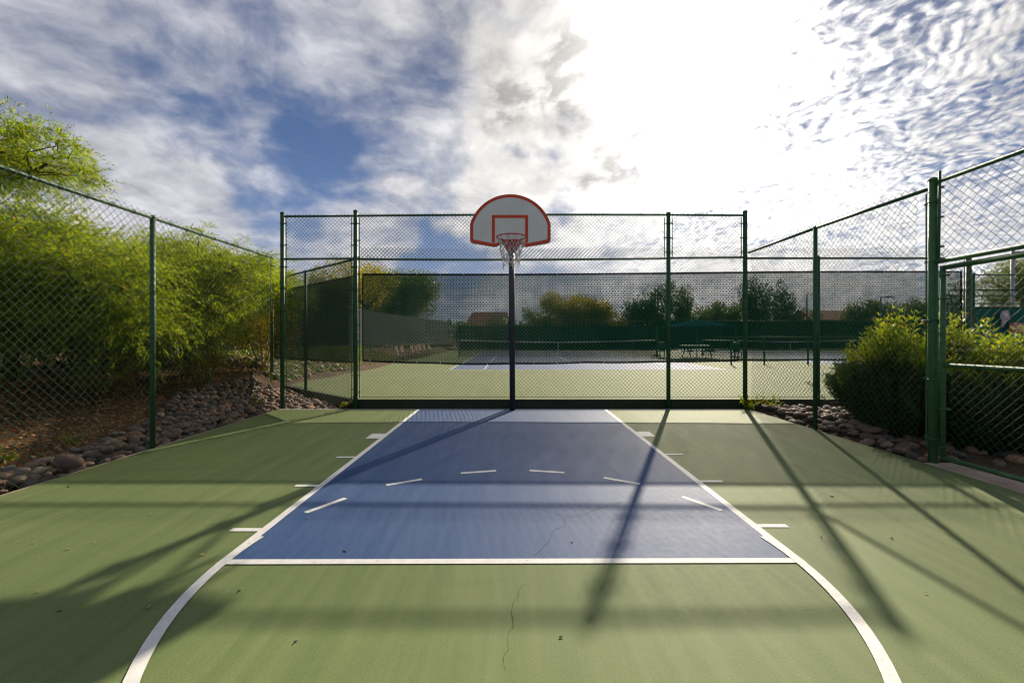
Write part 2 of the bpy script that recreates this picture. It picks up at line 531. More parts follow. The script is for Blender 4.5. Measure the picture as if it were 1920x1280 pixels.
# ------------------------------------------------------------------ mesh helpers
class MB:
    def __init__(self):
        self.v = []
        self.f = []
        self.smooth = []

    def add(self, vs, fs, smooth=False):
        o = len(self.v)
        self.v += [tuple(p) for p in vs]
        self.f += [tuple(i + o for i in q) for q in fs]
        self.smooth += [smooth] * len(fs)
        return self

    def box(self, c, s, rot=None):
        hx, hy, hz = s[0] / 2, s[1] / 2, s[2] / 2
        vs = [Vector((x, y, z)) for x in (-hx, hx) for y in (-hy, hy) for z in (-hz, hz)]
        if rot is not None:
            vs = [rot @ p for p in vs]
        vs = [p + Vector(c) for p in vs]
        return self.add(vs, [(0, 1, 3, 2), (4, 6, 7, 5), (0, 4, 5, 1), (2, 3, 7, 6), (0, 2, 6, 4), (1, 5, 7, 3)])

    def path(self, pts, rad, n=10, caps=True, closed=False):
        """tube along points; rad is a number or one per point"""
        pts = [Vector(p) for p in pts]
        k = len(pts)
        rad = [rad] * k if not hasattr(rad, '__len__') else rad
        up = None
        rings = []
        for i in range(k):
            if closed:
                d = pts[(i + 1) % k] - pts[i - 1]
            else:
                d = pts[min(i + 1, k - 1)] - pts[max(i - 1, 0)]
            d = d.normalized() if d.length > 1e-9 else Vector((0, 0, 1))
            if up is None:
                up = Vector((0, 0, 1)) if abs(d.z) < 0.9 else Vector((1, 0, 0))
            a = up - d * up.dot(d)
            if a.length < 1e-4:
                a = Vector((1, 0, 0)) - d * d.x
            a.normalize()
            b = d.cross(a)
            up = a
            rings.append([pts[i] + (a * math.cos(t) + b * math.sin(t)) * rad[i] for t in (2 * math.pi * j / n for j in range(n))])
        vs = [p for r in rings for p in r]
        fs = []
        for i in range(k if closed else k - 1):
            i2 = (i + 1) % k
            for j in range(n):
                fs.append((i * n + j, i * n + (j + 1) % n, i2 * n + (j + 1) % n, i2 * n + j))
        self.add(vs, fs, True)
        if caps and not closed:
            o = len(self.v) - len(vs)
            self.f += [tuple(o + j for j in reversed(range(n))), tuple(o + (k - 1) * n + j for j in range(n))]
            self.smooth += [False, False]
        return self

    def prism(self, outline, z0, z1, axis='z'):
        """extruded polygon; axis names the extrusion direction"""
        n = len(outline)

        def P(a, b, h):
            return (a, b, h) if axis == 'z' else (a, h, b) if axis == 'y' else (h, a, b)
        vs = [P(a, b, z0) for a, b in outline] + [P(a, b, z1) for a, b in outline]
        fs = [tuple(reversed(range(n))), tuple(range(n, 2 * n))]
        fs += [(i, (i + 1) % n, n + (i + 1) % n, n + i) for i in range(n)]
        return self.add(vs, fs)

    def build(self, name, mat, parent=None, loc=None):
        me = bpy.data.meshes.new(name)
        me.from_pydata(self.v, [], self.f)
        me.polygons.foreach_set('use_smooth', self.smooth)
        me.update()
        return link(name, me, mat, parent, loc)


def link(name, me, mat, parent=None, loc=None):
    o = bpy.data.objects.new(name, me)
    if mat is not None:
        me.materials.append(mat)
    COL.objects.link(o)
    if parent is not None:
        o.parent = parent
    if loc is not None:
        o.location = loc
    return o


def np_mesh(name, V, Fq, mat, parent=None, smooth=False):
    """fast mesh from arrays: V (n,3), Fq (m,k)"""
    me = bpy.data.meshes.new(name)
    V = np.ascontiguousarray(V, dtype=np.float32)
    Fq = np.ascontiguousarray(Fq, dtype=np.int32)
    m, k = Fq.shape
    me.vertices.add(len(V))
    me.vertices.foreach_set('co', V.ravel())
    me.loops.add(m * k)
    me.loops.foreach_set('vertex_index', Fq.ravel())
    me.polygons.add(m)
    me.polygons.foreach_set('loop_start', np.arange(0, m * k, k, dtype=np.int32))
    me.polygons.foreach_set('loop_total', np.full(m, k, dtype=np.int32))
    if smooth:
        me.polygons.foreach_set('use_smooth', np.ones(m, dtype=bool))
    me.update(calc_edges=True)
    return link(name, me, mat, parent)


def tag(o, label=None, cat=None, group=None, kind=None):
    if label:
        o['label'] = label
    if cat:
        o['category'] = cat
    if group:
        o['group'] = group
    if kind:
        o['kind'] = kind
    return o


def thing(name, label, cat, loc=(0, 0, 0), rz=0.0, group=None):
    o = bpy.data.objects.new(name, None)
    o.empty_display_size = 0.2
    COL.objects.link(o)
    o.location = loc
    o.rotation_euler = (0, 0, rz)
    return tag(o, label, cat, group)


def copy_tree(o, parent=None):
    c = o.copy()
    COL.objects.link(c)
    if parent is not None:
        c.parent = parent
    for ch in list(o.children):
        copy_tree(ch, c)
    return c


def G(px, py, z=0.0):
    """point of a level surface at height z seen at a photo pixel"""
    d = (EYE - z) * F / (py - 631.0)
    return Vector(((px - 960.0) * d / F, d, z))


def D(px, py, d):
    return Vector(((px - 960.0) * d / F, d, EYE + (631.0 - py) * d / F))


# ------------------------------------------------------------------ ground
def sstep(x, a, b):
    t = np.clip((x - a) / (b - a), 0, 1)
    return t * t * (3 - 2 * t)


def ground_z(x, y):
    x = np.asarray(x, dtype=float)
    y = np.asarray(y, dtype=float)
    z = np.full(np.broadcast(x, y).shape, -0.07)
    left = sstep(-x, 4.9, 8.6) * 0.62 * sstep(y, -6, 3)
    back_left = sstep(y, 8.9, 11.5) * sstep(-x, 5.6, 7.2) * 0.22
    z = z + left + back_left
    z = z + np.where((np.abs(x) > 4.66), 0.05, 0.0) * sstep(np.abs(x), 4.66, 4.9)
    z = z + 0.06 * sstep(y, 9.15, 9.6) * sstep(x, -7, -5)
    wob = 0.035 * np.sin(x * 2.1 + 1.3) * np.cos(y * 1.7) + 0.02 * np.sin(x * 5.2 + y * 3.1)
    z = z + wob * sstep(np.abs(x), 5.2, 6.5) * sstep(-x, -60, -4)
    far = sstep(-x, 9, 30) * 0.4 * sstep(y, -6, 3)
    return z + far


xs = np.unique(np.concatenate([np.arange(-16, 16.01, 0.25), -np.geomspace(16, 900, 26), np.geomspace(16, 900, 26)]))
ys = np.unique(np.concatenate([np.arange(-8, 16.01, 0.25), -np.geomspace(8, 300, 12), np.geomspace(16, 1500, 34)]))
gx, gy = np.meshgrid(xs, ys)
gz = ground_z(gx, gy)
nx, ny = len(xs), len(ys)
idx = np.arange(nx * ny).reshape(ny, nx)
quads = np.stack([idx[:-1, :-1], idx[:-1, 1:], idx[1:, 1:], idx[1:, :-1]], -1).reshape(-1, 4)
tag(np_mesh('ground', np.stack([gx, gy, gz], -1).reshape(-1, 3), quads, M['soil'], smooth=True), kind='structure')

# basketball slab
CX0, CX1, CYB = -4.56, 4.64, 8.93
tag(MB().prism([(CX0, -9), (CX1, -9), (CX1, CYB), (CX0, CYB)], -0.12, 0.0).build('basketball_court', M['court']), kind='structure')
KX = 1.82
key = [(-KX, 2.89), (KX, 2.91), (KX, CYB - 0.03), (-KX, CYB - 0.03)]


def sheet(name, poly, z, mat):
    return tag(MB().add([(x, y, z) for x, y in poly], [tuple(range(len(poly)))]).build(name, mat), kind='structure')


sheet('painted_key', key, 0.0018, M['blue'])

# white lines of the key, traced on the ground
LW = 0.062


def strip(mb, pts, w, z):
    pts = [Vector((p[0], p[1], 0)) for p in pts]
    vs, fs = [], []
    for i, p in enumerate(pts):
        d = (pts[min(i + 1, len(pts) - 1)] - pts[max(i - 1, 0)]).normalized()
        n = Vector((-d.y, d.x, 0)) * (w / 2 if not hasattr(w, '__len__') else w[i] / 2)
        vs += [(p.x + n.x, p.y + n.y, z), (p.x - n.x, p.y - n.y, z)]
    for i in range(len(pts) - 1):
        fs.append((2 * i, 2 * i + 1, 2 * i + 3, 2 * i + 2))
    mb.add(vs, fs)


ZL = 0.0036
lines = MB()
strip(lines, [(-KX - 0.0, CYB - 0.035), (-KX, 2.86)], LW, ZL)
strip(lines, [(KX, CYB - 0.035), (KX, 2.88)], LW, ZL)
fl = MB()
strip(lines, [(-KX - 0.03, 2.865), (KX + 0.03, 2.885)], LW, ZL + 0.0015)
strip(lines, [(CX0 + 0.02, CYB - 0.018), (CX1 - 0.1, CYB - 0.018)], 0.034, ZL + 0.001)
arc = []
for i in range(61):
    t = R(10) - R(200) * i / 60
    ry = 2.03 if math.sin(t) < 0 else 1.89
    arc.append((1.815 * math.cos(t), 2.90 + ry * math.sin(t)))
strip(lines, arc, LW, ZL + 0.003)
for side, ys_ in ((-1, (5.36, 4.335, 3.345)), (1, (5.49, 4.465, 3.415))):
    for y in ys_:
        x0 = side * (KX + 0.031)
        x1 = side * (KX + 0.245)
        strip(lines, [(x0, y), (x1, y)], 0.055, ZL + 0.0005)
for a, b, side in ((6.34, 6.66, -1), (6.47, 6.80, 1)):
    strip(lines, [(side * (KX + 0.031), (a + b) / 2), (side * (KX + 0.225), (a + b) / 2)], b - a, ZL + 0.0005)
for a, b in (((573, 961), (648, 934)), ((724, 909.5), (791, 898.5)), ((864, 887), (930, 882.5)), ((993, 882), (1058, 886)), ((1132, 895.5), (1200, 907.5)), ((1279, 931), (1353, 957))):
    strip(lines, [G(*a).to_2d(), G(*b).to_2d()], 0.05, ZL)
tag(lines.build('court_lines', M['white']), kind='structure')

# hairline cracks in the paint
cr = MB()


def crack(pix, w=0.006, jit=0.012):
    pts = [G(*p) for p in pix]
    fine_p = []
    for a, b in zip(pts[:-1], pts[1:]):
        n = max(2, int((b - a).length / 0.05))
        for i in range(n):
            p = a.lerp(b, i / n)
            fine_p.append((p.x + random.uniform(-jit, jit), p.y + random.uniform(-jit, jit)))
    fine_p.append((pts[-1].x, pts[-1].y))
    strip(cr, fine_p, [w * 0.34 * random.uniform(0.35, 1.2) for _ in fine_p], 0.0030)


crack([(1000, 1041), (1030, 1018), (1038, 995), (1056, 985), (1062, 968), (1040, 962), (1020, 955), (990, 950)], 0.007)
crack([(1062, 968), (1090, 966), (1110, 958), (1140, 950), (1200, 930)], 0.006)
crack([(985, 1092), (962, 1130), (955, 1150), (963, 1176), (956, 1190), (955, 1215), (948, 1232), (950, 1258)], 0.006)
crack([(950, 795), (960, 815), (1010, 836), (1080, 852), (1130, 859), (1230, 853), (1300, 845)], 0.008, 0.02)
crack([(1135, 859), (1140, 875), (1160, 890)], 0.007, 0.02)
crack([(255, 882), (330, 879), (390, 876), (400, 880), (460, 881)], 0.009, 0.02)
crack([(1545, 908), (1600, 935), (1660, 965), (1720, 995), (1770, 1020), (1830, 1045)], 0.006, 0.006)
crack([(1300, 845), (1380, 842)], 0.006, 0.02)
tag(cr.build('court_cracks', M['crack']), kind='structure')

# pale concrete edging
tag(MB().prism([(CX0 - 0.07, -9), (CX0 - 0.003, -9), (CX0 - 0.003, CYB), (CX0 - 0.07, CYB)], -0.12, -0.012).build('court_edging', M['concrete']), kind='structure')
tag(MB().prism([(CX1 + 0.003, -9), (5.05, -9), (5.05, 5.15), (CX1 + 0.003, 5.15)], -0.12, -0.004).build('gate_threshold', M['concrete']), kind='structure')
tag(MB().prism([(6.9, 2.0), (40, 2.0), (40, 11.7), (11.9, 11.7), (9.6, 9.3), (7.9, 9.0)], -0.12, 0.03).build('path', M['path']), kind='structure')


# tennis courts
def zt(y):
    return 0.17 + (0.11 - 0.17) * min(max((y - 9.1) / 8.9, 0), 1)


tv, tf = [], []
rows = [(9.1, -3.12, 9.1), (11.95, -6.0, 12.05), (12.12, -6.0, 80), (18, -6.0, 80), (50, -6.0, 80)]
for y, a, b in rows:
    tv += [(a, y, zt(y)), (b, y, zt(y))]
for i in range(len(rows) - 1):
    tf.append((2 * i, 2 * i + 1, 2 * i + 3, 2 * i + 2))
tag(MB().add(tv, tf).build('tennis_court', M['tennis']), kind='structure')
TB = MB()
TL = MB()


def tennis(x0, y0):
    W_, L_ = 10.97, 23.77
    z = 0.114
    TB.add([(x0, y0, z), (x0 + W_, y0, z), (x0 + W_, y0 + L_, z), (x0, y0 + L_, z)], [(0, 1, 2, 3)])
    e = 0.05
    for x in (0, 1.37, W_ - 1.37, W_):
        strip(TL, [(x0 + x, y0), (x0 + x, y0 + L_)], e, z + 0.004)
    for y in (0, L_):
        strip(TL, [(x0, y0 + y), (x0 + W_, y0 + y)], 0.09, z + 0.0055)
    for y in (5.485, L_ - 5.485):
        strip(TL, [(x0 + 1.37, y0 + y), (x0 + W_ - 1.37, y0 + y)], e, z + 0.0055)
    strip(TL, [(x0 + W_ / 2, y0 + 5.485), (x0 + W_ / 2, y0 + L_ - 5.485)], e, z + 0.004)


tennis(-2.47, 18.0)
tennis(15.2, 22.0)
tag(TB.build('tennis_playing_area', M['tblue']), kind='structure')
tag(TL.build('tennis_lines', M['white']), kind='structure')

# kerb that holds the raised tennis court
kb = MB()
kp = [(-6.6, 12.45), (-6.05, 11.90), (-3.14, 9.085), (9.12, 9.085), (12.15, 12.07), (40, 12.07)]
for a, b in zip(kp[:-1], kp[1:]):
    A, B = Vector(a), Vector(b)
    d = (B - A).normalized()
    n = Vector((-d.y, d.x)) * 0.20
    z1 = 0.158 if b[1] < 12.0 or a[1] < 12 else 0.145
    kb.prism([tuple(A), tuple(B), tuple(B + n), tuple(A + n)], -0.2, z1)
tag(kb.build('kerb', M['curb']), kind='structure')


# ------------------------------------------------------------------ chain-link fences
DIAM = 0.075


def chain(parent, x0, x1, z0, z1, r=0.0031, y=0.0, name='chain_link_mesh', mat=None, slope=0.0, diam=None):
    """woven wire: zigzag strands that hook each other; local x along the fence"""
    h = (diam or DIAM) / 2
    cols = int(round((x1 - x0) / h))
    nl = int(round((z1 - z0) / h))
    k, j = np.meshgrid(np.arange(cols), np.arange(nl + 1), indexing='ij')
    s = (j + k) % 2
    X = x0 + (k + s) * h
    Z = z0 + j * h + slope * (X - x0)
    Y = y + np.where(s == 1, 1, -1) * r * 0.9 * np.where(k % 2 == 0, 1, -1)
    Z = Z + 0.007 * np.sin(X * 3.1 + Z) + 0.004 * np.sin(X * 7.7 + Z * 2)
    X = X + 0.006 * np.sin(Z * 2.7 + X * 1.3)
    Y = Y + 0.008 * np.sin(X * 1.9 + 1) * np.sin(Z * 2.2)
    Pt = np.stack([X, Y, Z], -1)
    A = Pt[:, :-1].reshape(-1, 3)
    B = Pt[:, 1:].reshape(-1, 3)
    d = B - A
    d /= np.linalg.norm(d, axis=1)[:, None]
    n1 = np.tile(np.array([[0, 1.0, 0]]), (len(d), 1))
    n1 -= d * (d * n1).sum(1)[:, None]
    n1 /= np.linalg.norm(n1, axis=1)[:, None]
    n2 = np.cross(d, n1)
    ring = [n1 * r, n2 * r, -n1 * r, -n2 * r]
    V = np.stack([A + q for q in ring] + [B + q for q in ring], 1)
    base = (np.arange(len(A)) * 8)[:, None]
    Fq = np.concatenate([base + np.array([[i, (i + 1) % 4, 4 + (i + 1) % 4, 4 + i]]) for i in range(4)], 0)
    return np_mesh(name, V.reshape(-1, 3), Fq, mat or M['wire'], parent, smooth=True)


def post(parent, x, z0, z1, r, mat=None, lean=(0, 0), y=0.0, cap=True):
    m = MB()
    m.path([(x, y, z0), (x + lean[0], y + lean[1], z1)], r, 16)
    o = m.build('post', mat or M['fence'], parent)
    if cap:
        c = MB()
        t = (x + lean[0], y + lean[1])
        prof = [(0, r * 1.10), (0.02, r * 1.10), (0.035, r * 0.85), (0.043, r * 0.4), (0.045, 0.002)]
        c.path([(t[0], t[1], z1 - 0.012 + a) for a, _ in prof], [b for _, b in prof], 16)
        c.build('post_cap', mat or M['fence'], o)
    return o


def rail(parent, p0, p1, r=0.021, name='top_rail', mat=None, sag=0.0):
    m = MB()
    p0, p1 = Vector(p0), Vector(p1)
    n = 9 if sag else 2
    pts = []
    for i in range(n):
        t = i / (n - 1)
        p = p0.lerp(p1, t)
        p.z -= sag * 4 * t * (1 - t)
        pts.append(p)
    m.path(pts, r, 12)
    return m.build(name, mat or M['fence'], parent)


def tension(parent, x, xp, z0, z1, y=0.0, n=7, mat=None):
    """flat bar through the end of the mesh with bands round the post"""
    bar = MB().box((x, y, (z0 + z1) / 2), (0.016, 0.007, z1 - z0)).build('tension_bar', mat or M['fence'], parent)
    r = 0.046
    for i in range(n):
        z = z0 + 0.12 + (z1 - z0 - 0.24) * i / (n - 1)
        b = MB()
        sgn = 1 if x > xp else -1
        pts = [(xp + r * sgn * math.cos(t), y + r * math.sin(t), z) for t in (R(25 + 310 * q / 16) for q in range(17))]
        b.path(pts, 0.006, 6)
        b.box(((x + xp + r * sgn) / 2 + 0.006 * sgn, y, z), (abs(x - xp) - r + 0.03, 0.012, 0.022))
        b.build('tension_band', mat or M['fence'], parent)
    return bar


# back stop: the tall fence behind the basket
FY = 9.02
tall = thing('backstop_fence', 'tall green chain-link backstop fence of three bays standing behind the basketball pole', 'fence', (0, FY, 0))
PX = (-4.55, -3.10, 3.10, 4.62)
post(tall, PX[0], -0.1, 3.86, 0.040)
post(tall, PX[1], -0.1, 3.90, 0.042)
post(tall, PX[2], -0.1, 3.86, 0.040)
post(tall, PX[3], -0.1, 3.89, 0.042)
rail(tall, (PX[0], 0, 3.80), (PX[1], 0, 3.81))
rail(tall, (PX[1], 0, 3.81), (PX[2], 0, 3.83), sag=-0.012)
rail(tall, (PX[2], 0, 3.83), (PX[3], 0, 3.82))
rail(tall, (PX[0], 0, 2.955), (PX[1], 0, 2.965), name='mid_rail')
rail(tall, (PX[2], 0, 2.975), (PX[3], 0, 2.99), name='mid_rail')
rail(tall, (PX[1], 0, 2.955), (PX[2], 0, 2.97), name='mid_rail', sag=0.02)
chain(tall, PX[0] + 0.06, PX[1] - 0.06, 0.06, 3.83, y=0.024)
chain(tall, PX[1] + 0.06, PX[2] - 0.06, 2.93, 3.85, y=0.024)
chain(tall, PX[2] + 0.06, PX[3] - 0.06, 2.93, 3.85, y=0.024)
tension(tall, PX[0] + 0.075, PX[0], 0.1, 3.78, n=9)
tension(tall, PX[1] - 0.075, PX[1], 0.1, 3.78, n=9)
tension(tall, PX[1] + 0.075, PX[1], 0.2, 3.78, n=11)
tension(tall, PX[2] - 0.075, PX[2], 2.97, 3.78, n=3)
tension(tall, PX[2] + 0.075, PX[2], 2.97, 3.78, n=3)
tension(tall, PX[3] - 0.075, PX[3], 2.97, 3.78, n=3)

# front fence of the tennis court, in line with the backstop
tfz = thing('tennis_fence', 'green chain-link fence along the front of the tennis court with a see-through windscreen', 'fence', (0, FY + 0.05, 0))
for x in (0.0, 6.10):
    post(tfz, x, 0.0, 3.0, 0.034)
post(tfz, 9.10, 0.0, 3.04, 0.045)
rail(tfz, (4.66, 0, 2.98), (9.10, 0, 2.98))
chain(tfz, PX[1] + 0.08, 9.04, 0.19, 3.20, y=0.026)
rail(tfz, (PX[1] + 0.05, 0.02, 0.215), (9.05, 0.02, 0.215), 0.004, 'bottom_wire')
tension(tfz, 9.02, 9.10, 0.3, 2.95, n=6)

# angled corner fence on the left
ang = math.atan2(2.92, -2.98)
cf = thing('corner_fence', 'angled green chain-link corner fence running back from the second tall post', 'fence', (-3.16, FY + 0.07, 0), ang)
post(cf, 2.42, 0.1, 2.96, 0.032)
post(cf, 4.75, 0.1, 3.0, 0.04)
rail(cf, (0.03, 0, 2.96), (4.75, 0, 2.96))
chain(cf, 0.05, 4.7, 0.16, 3.0, y=-0.024)
tension(cf, 0.08, 0.0, 0.25, 2.92, n=7)

# right-hand angled corner and the fence of the next court
cr2 = thing('corner_fence', 'angled green chain-link corner fence seen edge-on beside the teal windscreen', 'fence', (9.14, FY + 0.07, 0), math.atan2(3.0, 3.06))
post(cr2, 2.1, 0.1, 2.96, 0.032)
rail(cr2, (0.03, 0, 2.96), (4.2, 0, 2.96))
chain(cr2, 0.05, 4.2, 0.16, 3.0, y=0.024)
nf = thing('court_fence', 'green chain-link fence with the teal windscreen behind the gate bushes', 'fence', (12.18, 12.02, 0))
for x in (0.0, 3.05, 6.1, 9.15, 12.2):
    post(nf, x, 0.0, 3.06, 0.042 if x == 0 else 0.034)
rail(nf, (0, 0, 3.05), (14, 0, 3.05), 0.021)
chain(nf, 0.05, 14, 0.16, 3.05, y=0.026)
ff = thing('court_fence', 'farther green rail fence above the teal windscreen on the right', 'fence', (16.4, 17.0, 0))
for x in (0.0, 4.0, 8.0, 12.0):
    post(ff, x, 0.0, 2.98, 0.034)
rail(ff, (-0.3, 0, 2.93), (14, 0, 2.96), 0.03)
rail(ff, (-0.3, 0, 2.64), (14, 0, 2.68), 0.022, 'mid_rail')
MB().box((7, 0.05, 3.16), (14, 0.02, 0.05)).build('top_cable', M['hem'], ff)

# left side fence
lf = thing('side_fence', 'green chain-link side fence along the left court edge in front of the feathery trees', 'fence', (-4.62, 8.80, 0), R(-90))
for x, zz in ((2.95, 2.95), (6.0, 2.95), (9.05, 2.95)):
    post(lf, x, -0.12, zz, 0.031)
rail(lf, (0.0, 0, 2.935), (9.1, 0, 2.965), 0.0215)
chain(lf, 0.06, 9.0, 0.0, 3.01, r=0.0025, diam=0.092, y=0.036, slope=0.002)
tw0 = None
for i in range(30):
    xx = 0.25 + i * 0.30
    if tw0 is None:
        tw0 = MB().path([(0.006 * math.sin(q), 0.026 * math.cos(q) + 0.004, 0.026 * math.sin(q)) for q in (2 * math.pi * j / 10 for j in range(10))], 0.0035, 5, closed=True).build('tie_wire', M['hem'], lf, (xx, 0, 2.936))
    else:
        c = tw0.copy()
        COL.objects.link(c)
        c.parent = lf
        c.location = (xx, 0, 2.935 + 0.0033 * xx)
tension(lf, 0.075, 0.0, 0.1, 2.9, n=8)

# right side fence and gate
rf = thing('side_fence', 'green chain-link side fence along the right court edge with a thick gate post', 'fence', (4.665, 9.0, 0), R(-90))
post(rf, 2.0, -0.12, 3.09, 0.031, y=0.0)
post(rf, 3.84, -0.12, 3.19, 0.045, M['gate'], y=-0.055 + 0.165)
rail(rf, (0.03, 0, 3.075), (2.0, 0, 3.085), 0.0215)
rail(rf, (2.0, 0, 3.085), (3.78, 0.10, 3.105), 0.0215)
chain(rf, 0.06, 3.74, 0.03, 3.14, r=0.0025, diam=0.092, y=0.03)
tension(rf, 3.755, 3.84, 0.15, 3.06, y=0.11, n=5, mat=M['gate'])
rail(rf, (3.88, 0.11, 3.155), (6.6, 0.13, 3.155), 0.0215, 'top_rail', M['gate'])
rail(rf, (3.88, 0.11, 2.26), (6.6, 0.13, 2.275), 0.026, 'transom_rail', M['gate'])
chain(rf, 3.93, 6.6, 2.28, 3.20, r=0.0025, diam=0.092, y=0.09, mat=M['wire'])
MB().path([(3.90, 0.115, 2.3), (3.915, 0.115, 3.27)], 0.014, 8).build('tension_bar', M['gate'], rf)
for z in (2.42, 2.75, 3.08):
    MB().box((3.90, 0.115, z), (0.12, 0.02, 0.022)).build('tension_band', M['gate'], rf)
post(rf, 6.66, -0.12, 3.19, 0.045, M['gate'], y=0.14)

gt = thing('gate', 'closed green chain-link gate leaf hung beside the thick gate post', 'gate', (4.785, 5.055, 0), R(-90))
ga = M['gate']
MB().path([(0, 0, 0.06), (0, 0, 2.205)], 0.026, 14).build('stile', ga, gt)
MB().path([(2.5, 0, 0.06), (2.5, 0, 2.205)], 0.030, 14).build('stile', ga, gt)
MB().path([(0.02, 0, 2.185), (2.48, 0, 2.195)], 0.028, 14).build('top_rail', ga, gt)
MB().path([(0.02, 0, 1.105), (2.48, 0, 1.125)], 0.022, 14).build('mid_rail', ga, gt)
MB().path([(0.02, 0, 0.075), (2.48, 0, 0.095)], 0.026, 14).build('bottom_rail', ga, gt)
chain(gt, 0.05, 2.46, 0.06, 2.21, r=0.0025, diam=0.092, y=0.028)
for z in (0.2, 0.62, 1.02, 1.45, 1.84, 2.1):
    b = MB()
    b.path([(0.034 * math.cos(t), 0.034 * math.sin(t), z) for t in (R(22.5 * q) for q in range(16))], 0.006, 6, closed=True)
    b.box((0.045, 0.02, z), (0.05, 0.01, 0.02))
    b.build('clamp', ga, gt)
MB().box((-0.06, 0.03, 1.60), (0.17, 0.03, 0.035)).path([(-0.14 + 0.066 * math.cos(t), -0.02 + 0.066 * math.sin(t), 1.6) for t in (R(22.5 * q) for q in range(16))], 0.009, 6, closed=True).build('latch', M['dark_metal'], gt)


# ------------------------------------------------------------------ windscreens
def windscreen(label, loc, rz, x0, x1, ztop, zbot, mat, group=None, ties=0, sag=0.03, hem=0.034, name='windscreen'):
    t = thing(name, label, 'windscreen', loc, rz, group)
    n = max(8, int((x1 - x0) / 0.12))
    X = np.linspace(x0, x1, n + 1)
    rowsz = 10
    wob = 0.012 * np.sin(X * 2.3 + 0.6) + 0.008 * np.sin(X * 5.1)
    span = (x1 - x0)
    top = ztop(X) if callable(ztop) else np.full_like(X, ztop)
    bot = zbot(X) if callable(zbot) else np.full_like(X, zbot) - sag * np.abs(np.sin((X - x0) * math.pi / 3.05)) * 0.6
    V = []
    for i in range(rowsz + 1):
        f = i / rowsz
        z = bot + (top - bot) * f
        V.append(np.stack([X, wob * math.sin(math.pi * f) * 1.2 + 0.03, z], -1))
    V = np.concatenate(V)
    ix = np.arange((n + 1) * (rowsz + 1)).reshape(rowsz + 1, n + 1)
    Fq = np.stack([ix[:-1, :-1], ix[:-1, 1:], ix[1:, 1:], ix[1:, :-1]], -1).reshape(-1, 4)
    np_mesh('cloth', V, Fq, mat, t, smooth=True)
    for nm, zz in (('top_hem', top), ('bottom_hem', bot)):
        m = MB()
        vs, fs = [], []
        for i in range(n + 1):
            for dy, dzz in ((0.018, -hem / 2), (0.042, -hem / 2), (0.042, hem / 2), (0.018, hem / 2)):
                vs.append((X[i], dy, zz[i] + dzz))
        for i in range(n):
            for q in range(4):
                fs.append((4 * i + q, 4 * i + (q + 1) % 4, 4 * i + 4 + (q + 1) % 4, 4 * i + 4 + q))
        m.add(vs, fs)
        h = m.build(nm, M['hem'], t)
        if ties:
            first = None
            for i in range(ties):
                xx = x0 + 0.15 + (x1 - x0 - 0.3) * i / (ties - 1)
                za = float(np.interp(xx, X, zz))
                if first is None:
                    first = MB().box((0, 0, 0), (0.009, 0.03, 0.022)).build('tie', M['tie'], h, (xx, 0.01, za + 0.012))
                else:
                    c = first.copy()
                    COL.objects.link(c)
                    c.parent = h
                    c.location = (xx, 0.01, za + random.uniform(0.0, 0.02))
    for xx in (x0, x1):
        MB().box((xx, 0.03, (ztop_at(top, xx, X) + ztop_at(bot, xx, X)) / 2), (hem * 0.6, 0.022, ztop_at(top, xx, X) - ztop_at(bot, xx, X))).build('side_hem', M['hem'], t)
    return t


def ztop_at(arr, xx, X):
    return float(np.interp(xx, X, arr))


def top_front(X):
    return 2.675 - 0.015 * np.sin((X + 3.0) * 0.5) + 0.004 * X * 0.9


def bot_front(X):
    return np.interp(X, [-3.0, -1.2, -0.1, 1.2, 3.1, 4.6, 6.1, 9.0], [0.945, 0.885, 0.885, 0.905, 0.925, 0.955, 0.965, 0.97]) - 0.012 * np.abs(np.sin(X * 2.1))


windscreen('long see-through dark green windscreen tied across the tennis fence behind the pole', (0, FY + 0.05, 0), 0, -2.98, 8.98, top_front, bot_front, M['screen'], ties=26)
windscreen('dark green windscreen on the angled corner fence between the first two tall posts', (-3.16, FY + 0.07, 0), ang, 0.10, 4.68,
           lambda X: 2.64 + 0 * X, lambda X: 0.90 - 0.012 * X, M['screen_dense'])
bpy.data.objects['windscreen.001'].location = (-3.16 + 0.06 * math.sin(ang), FY + 0.07 - 0.06 * math.cos(ang) + 0.05, 0)
windscreen('bunched green windscreen seen edge-on at the right fence corner', (9.14, FY + 0.07, 0), math.atan2(3.0, 3.06), 0.1, 4.1, 2.66, 0.92, M['screen'])
windscreen('solid teal windscreen carrying the grey racket sign and the red sign', (12.18, 12.06, 0), 0, 0.12, 13.9, 2.19, 0.30, M['teal_screen'], sag=0.02)
windscreen('solid dark green windscreen across the far end of the court behind the tennis net', (0, 47.0, 0), 0, -5.6, 14.5, 2.5, 0.18, M['far_screen'], hem=0.06)
windscreen('tall solid green windscreen at the far end of the second court', (0, 48.2, 0), 0, 14.6, 50, 3.05, 0.18, M['far_screen'], hem=0.06)

# far fences carrying those cloths
for lab, y, x0, x1, h in (('far green post fence carrying the dark windscreen behind the tennis net', 47.05, -5.7, 14.5, 3.0),
                          ('far green post fence carrying the tall windscreen behind the second court', 48.25, 14.6, 50, 3.1)):
    t = thing('far_fence', lab, 'fence', (0, y + 0.06, 0))
    x = x0
    while x < x1 + 0.1:
        MB().path([(x, 0, 0), (x, 0, h)], 0.035, 8).build('post', M['fence'], t)
        x += 3.35
    MB().path([(x0, 0, h), (x1, 0, h)], 0.025, 8).build('top_rail', M['gate'], t)

